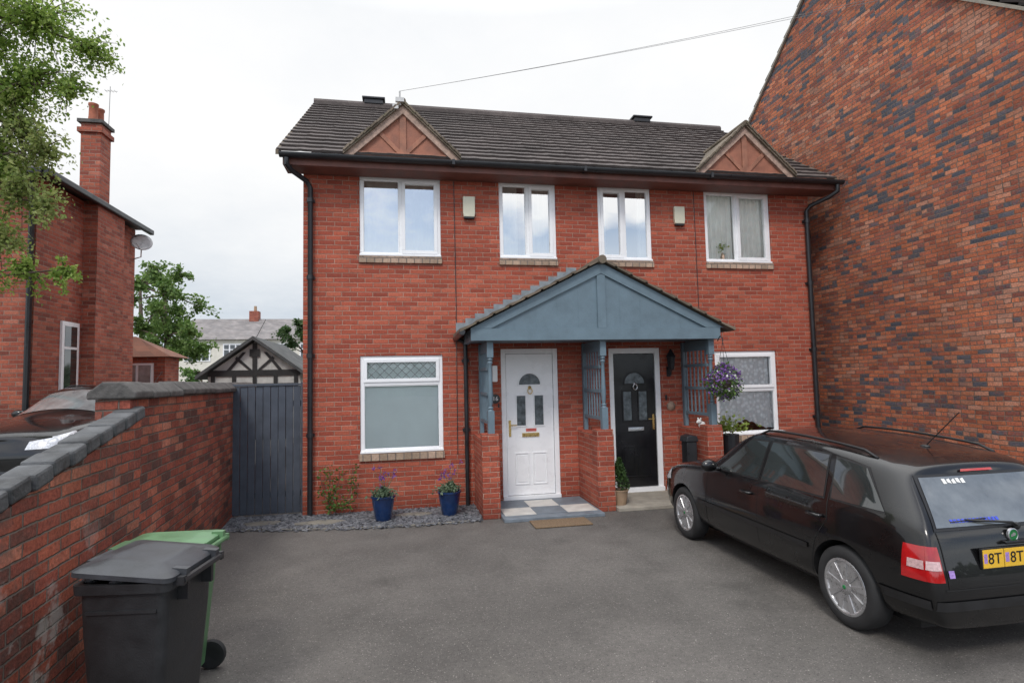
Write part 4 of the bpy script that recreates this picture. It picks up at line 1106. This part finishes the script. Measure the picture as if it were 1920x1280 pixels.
mb=MB(); mb.box(-4.80,-4.76,3.42,3.98,1.4,3.06); wn_=mk('window',mb,M_white,NH); mb=MB(); mb.box(-4.76,-4.755,3.5,3.9,1.5,2.55); mb.box(-4.76,-4.755,3.5,3.9,2.6,2.98); mk('pane',mb,M_cglass,wn_)
mb=MB(); Md=Matrix.Translation((-4.60,6.15,5.18))@Matrix.Rotation(R(25),4,'Z')@Matrix.Rotation(R(68),4,'X')@Matrix.Scale(.85,4)
mb.lathe([(0,-.04),(.12,-.03),(.20,-.01),(.26,.02),(.20,.0),(.12,-.02),(0,-.03)],24,0,Md); mb.tube([(-4.60,6.15,5.16),(-4.63,6.2,4.85),(-4.8,6.22,4.8)],.015,6); mb.tube([(-4.60,6.1,5.0),(-4.60,5.9,5.1)],.01,5)
mk('satellite_dish',mb,M_dish,NH,smooth=True)
EX=empty('brick_outbuilding',(-5,8,0),'low brick outbuilding with clay tiled roof and white window','outbuilding')
mb=MB(); mb.box(-8,-4.45,7.2,8.1,0,2.55); mk('wall',mb,BR_left,EX)
mb=MB(); mb.add([(-8.2,7.0,2.555),(-4.25,7.0,2.555),(-4.25,8.3,2.555),(-8.2,8.3,2.555),(-5.3,7.65,3.10),(-8.0,7.65,3.10)],[(0,1,4,5),(1,2,4),(2,3,5,4),(3,0,5),(0,3,2,1)]); mk('roof',mb,roofmat('clay_tiles',(.2,.09,.06),(.3,.13,.08),(.15,.12,.09)),EX)
mb=MB(); mb.box(-5.4,-4.7,7.15,7.2,1.8,2.4); wi=mk('window',mb,M_white,EX); mb=MB(); mb.box(-5.35,-5.08,7.13,7.15,1.85,2.35); mb.box(-5.02,-4.75,7.13,7.15,1.85,2.35); mk('pane',mb,M_wglass,wi)
GA=empty('timber_framed_garage',(-3.5,14,0),'black and white timber-framed garage gable with dark roof','garage')
xl,xr,yg=-4.95,-2.05,12; xc=(xl+xr)/2
mb=MB(); mb.box(xl,xr,yg,yg+5,0,2.2); mb.prism([(xl,2.2),(xr,2.2),(xc,3.25)],yg,yg+5,'y'); mk('wall',mb,M_rendg,GA)
mb=MB(); mb.box(xl,xr,yg-.04,yg-.001,2.1,2.3); mb.box(xc-.07,xc+.07,yg-.04,yg-.001,2.3,3.2)
mb.box(xc-.16,xc+.16,yg-.05,yg-.041,2.75,3.0)
for s in (-1,1):
    mb.prism([(xc+s*.75,2.3),(xc+s*.87,2.3),(xc+s*.38,2.90),(xc+s*.28,2.90)] if s>0 else [(xc-.87,2.3),(xc-.75,2.3),(xc-.28,2.90),(xc-.38,2.90)],yg-.03,yg-.001,'y')
    mb.prism([(xc+s*.09,2.31),(xc+s*.19,2.31),(xc+s*.62,2.68),(xc+s*.56,2.76)][::s],yg-.028,yg-.001,'y')
for x in (xl+.1,xl+.75,xc-.06,xr-.85,xr-.2): mb.box(x,x+.12,yg-.04,yg-.001,0,2.1)
mb.box(xl+.2,xr-.2,yg-.035,yg-.002,1.75,1.85); mb.box(xl+.3,xr-.3,yg-.02,yg-.001,0,1.75)
mk('timber_strut',mb,M_black,GA)
mb=MB()
for s in (-1,1):
    sl_=1.05/1.45; xe=xc+s*1.75; ze=3.28-1.75*sl_
    mb.prism([(xe,ze),(xc,3.30),(xc,3.42),(xe,ze+.12)] ,yg-.3,yg+5,'y')
mk('roof',mb,roofmat('garage_tiles',(.05,.055,.055),(.085,.085,.085),(.12,.13,.1)),GA)
for i,(x0,x1,cm,rm) in enumerate(((-17.6,-11.3,M_lime,M_roof2),(-11.25,-4.5,M_lime,M_roof2))):
    TH=empty('terraced_house',((x0+x1)/2,46,0),'distant cream rendered terraced house with grey slate roof' if i==0 else 'distant cream terraced house with chimney and light slate roof','house')
    zE=5.75
    mb=MB(); mb.box(x0,x1,45,52,0,zE); mk('wall',mb,cm,TH)
    mb=MB(); mb.prism([(44.6,zE+.01),(52.4,zE+.01),(48.5,zE+2.2)],x0,x1-.01,'x'); mk('roof',mb,rm,TH)
    for a in ((x0+.5,x0+2.6),(x0+3.6,x0+5.2)):
        mb=MB(); mb.box(a[0],a[1],44.93,44.999,3.9,5.4); wi=mk('window',mb,M_white,TH)
        mb=MB(); n=3
        for k in range(n):
            w_=(a[1]-a[0]-.12)/n; mb.box(a[0]+.1+k*w_,a[0]+k*w_+w_-.02,44.90,44.93,4.0,4.85); mb.box(a[0]+.1+k*w_,a[0]+k*w_+w_-.02,44.90,44.93,4.95,5.3)
        mk('pane',mb,M_cglass,wi)
    mb=MB(); mb.box(x1-1.0-.35,x1-.55,48,48.9,zE+1.4,zE+2.9); ch=mk('chimney',mb,BR_left,TH)
    mb=MB(); mb.cyl((x1-.9,48.4,zE+2.9),(x1-.9,48.4,zE+3.4),.14,.12); mk('chimney_pot',mb,M_terra,ch)

# ------------------------------------------------------------------ trees
def tree(name_label,base,trunk_pts,r0,clusters,leafmats,lsize,cat='tree',droop=0):
    E=empty('tree',base,name_label,cat)
    mb=MB(); n=len(trunk_pts); mb.tube(trunk_pts,[r0*(1-.7*i/(n-1)) for i in range(n)],10)
    lf=MB(); tp=[Vector(p) for p in trunk_pts]
    for c,rad,cnt,mi in clusters:
        c=Vector(c); b=min(tp[1:],key=lambda p:(p-c).length+ (2 if p.z>c.z+.5 else 0))
        mid=(b+c)/2+Vector((random.gauss(0,.08),random.gauss(0,.08),.12*rad))
        mb.tube([b,mid,c],[r0*.30,r0*.16,r0*.05],6)
        tw=[]
        for k in range(max(8,cnt//34)):
            d_=Vector((random.gauss(0,1),random.gauss(0,1),random.gauss(0,.8))).normalized()*rad*random.uniform(.3,1.15)
            if droop: d_.z-=abs(random.gauss(0,rad*.4))
            e=c+d_; m_=c+d_*.5+Vector((0,0,.08*rad)); mb.tube([c,m_,e],[r0*.06,r0*.04,r0*.015],4); tw.append((c,m_,e))
        for k in range(cnt):
            a,m_,e=random.choice(tw); t=random.random()**.6
            p=a.lerp(m_,t*2) if t<.5 else m_.lerp(e,t*2-1)
            p=p+Vector((random.gauss(0,1),random.gauss(0,1),random.gauss(0,1)))*rad*.12
            lf.leaf(p,lsize,mi,droop*.8,.8)
    mk('trunk',mb,M_bark,E,smooth=True); mk('crown',lf,leafmats,E)
    return E
cl=[]
for (x,y,z,r,c,m) in ((-3.9,-.2,7.0,.75,1000,0),(-3.3,-.1,6.7,.6,750,0),(-2.80,0,6.45,.38,320,0),(-4.3,0,6.2,.7,800,0),(-3.45,.1,6.0,.55,600,0),(-3.0,0,5.9,.3,220,0),
  (-4.2,0,5.5,.6,700,1),(-3.6,.1,5.3,.5,560,1),(-3.25,0,5.0,.38,300,1),(-4.1,0,4.8,.55,660,1),(-3.5,0,4.5,.42,380,1),(-3.2,0,4.25,.32,190,1),(-4.1,.1,4.1,.5,560,0),
  (-3.75,0,3.75,.38,280,1),(-3.9,-.1,3.3,.38,320,0),(-3.4,0,3.4,.3,200,0),(-2.98,0,3.38,.24,150,0),(-4.0,0,2.95,.25,140,0),(-3.75,.1,4.75,.4,320,0),(-3.9,0,6.5,.6,500,0),(-3.7,.1,5.75,.5,450,0),(-4.0,.1,5.1,.5,450,0),(-5.0,0,6.3,.9,500,0),(-5.2,.3,5.0,.9,400,0),(-5,0,7.5,.9,500,0),(-4.2,0,7.7,.6,500,0)):
    cl.append(((x,y,z),r,int(c*2.7),m))
tree('leafy green tree with drooping branches beyond the garden wall',(-5.2,0,0),[(-5.2,0,0),(-5.1,0,1.5),(-5.0,.05,3.0),(-4.85,0,4.4),(-4.7,0,5.6),(-4.5,0,6.8)],.13,cl,[L_tree,L_bronze],.06,droop=.6)
def blobtree(label,base,h,w,n,lm,ls,ncl=22,irr=1.0):
    x,y,z=base; cl=[]
    for k in range(ncl):
        a=random.uniform(0,6.28); t=random.uniform(.25,1); rr=w*.5*math.sin(t*2.6)*random.uniform(.3,1.15)*irr
        cl.append(((x+rr*math.cos(a),y+rr*math.sin(a),h*t+random.uniform(-.2,.25)),w*random.uniform(.13,.24),n//ncl,0))
    return tree(label,base,[(x,y,0),(x,y,h*.3),(x+.1,y,h*.6),(x,y,h*.9)],w*.05,cl,[lm],ls)
blobtree('leafy green tree between the houses',(-7.6,15.5,0),5.9,3.4,8500,L_mid,.15)
blobtree('leafy green tree between the houses',(-9.1,17,0),6.6,3.4,7000,L_mid,.15)
blobtree('dark conifer-like tree beside the distant houses',(-4.9,30,0),6.2,3.0,5600,L_dark,.2)
blobtree('distant green tree behind the garage',(-11.6,32,0),3.0,2.6,2000,L_bush,.2)
lf=MB()
for k in range(16000):
    a=random.uniform(0,2*math.pi); rr=random.uniform(66,74)
    hh=3.2+1.6*noise.noise(Vector((a*9,0,0)))+.8*noise.noise(Vector((a*40,1,0)))
    lf.leaf(Vector((rr*math.sin(a),rr*math.cos(a),random.random()*hh)),1.6,0,0,.3)
mk('distant_trees',lf,[L_dark],kind='stuff',label='distant belt of dark trees around the houses')

for off in (0,.05):
    Wt=MB(); a=Vector((1.36,-.5,5.86)); b=Vector((8.5,-2.45,6.85+off)); pts=[]
    for i in range(25):
        t=i/24; p=a.lerp(b,t); p.z-=.06*4*t*(1-t)*(1+off*3); pts.append(p)
    Wt.tube(pts,.0026,4)
    mk('overhead_wire',Wt,M_lead,label='thin overhead wire running from gable to tall house',cat='wire',group='overhead wires')
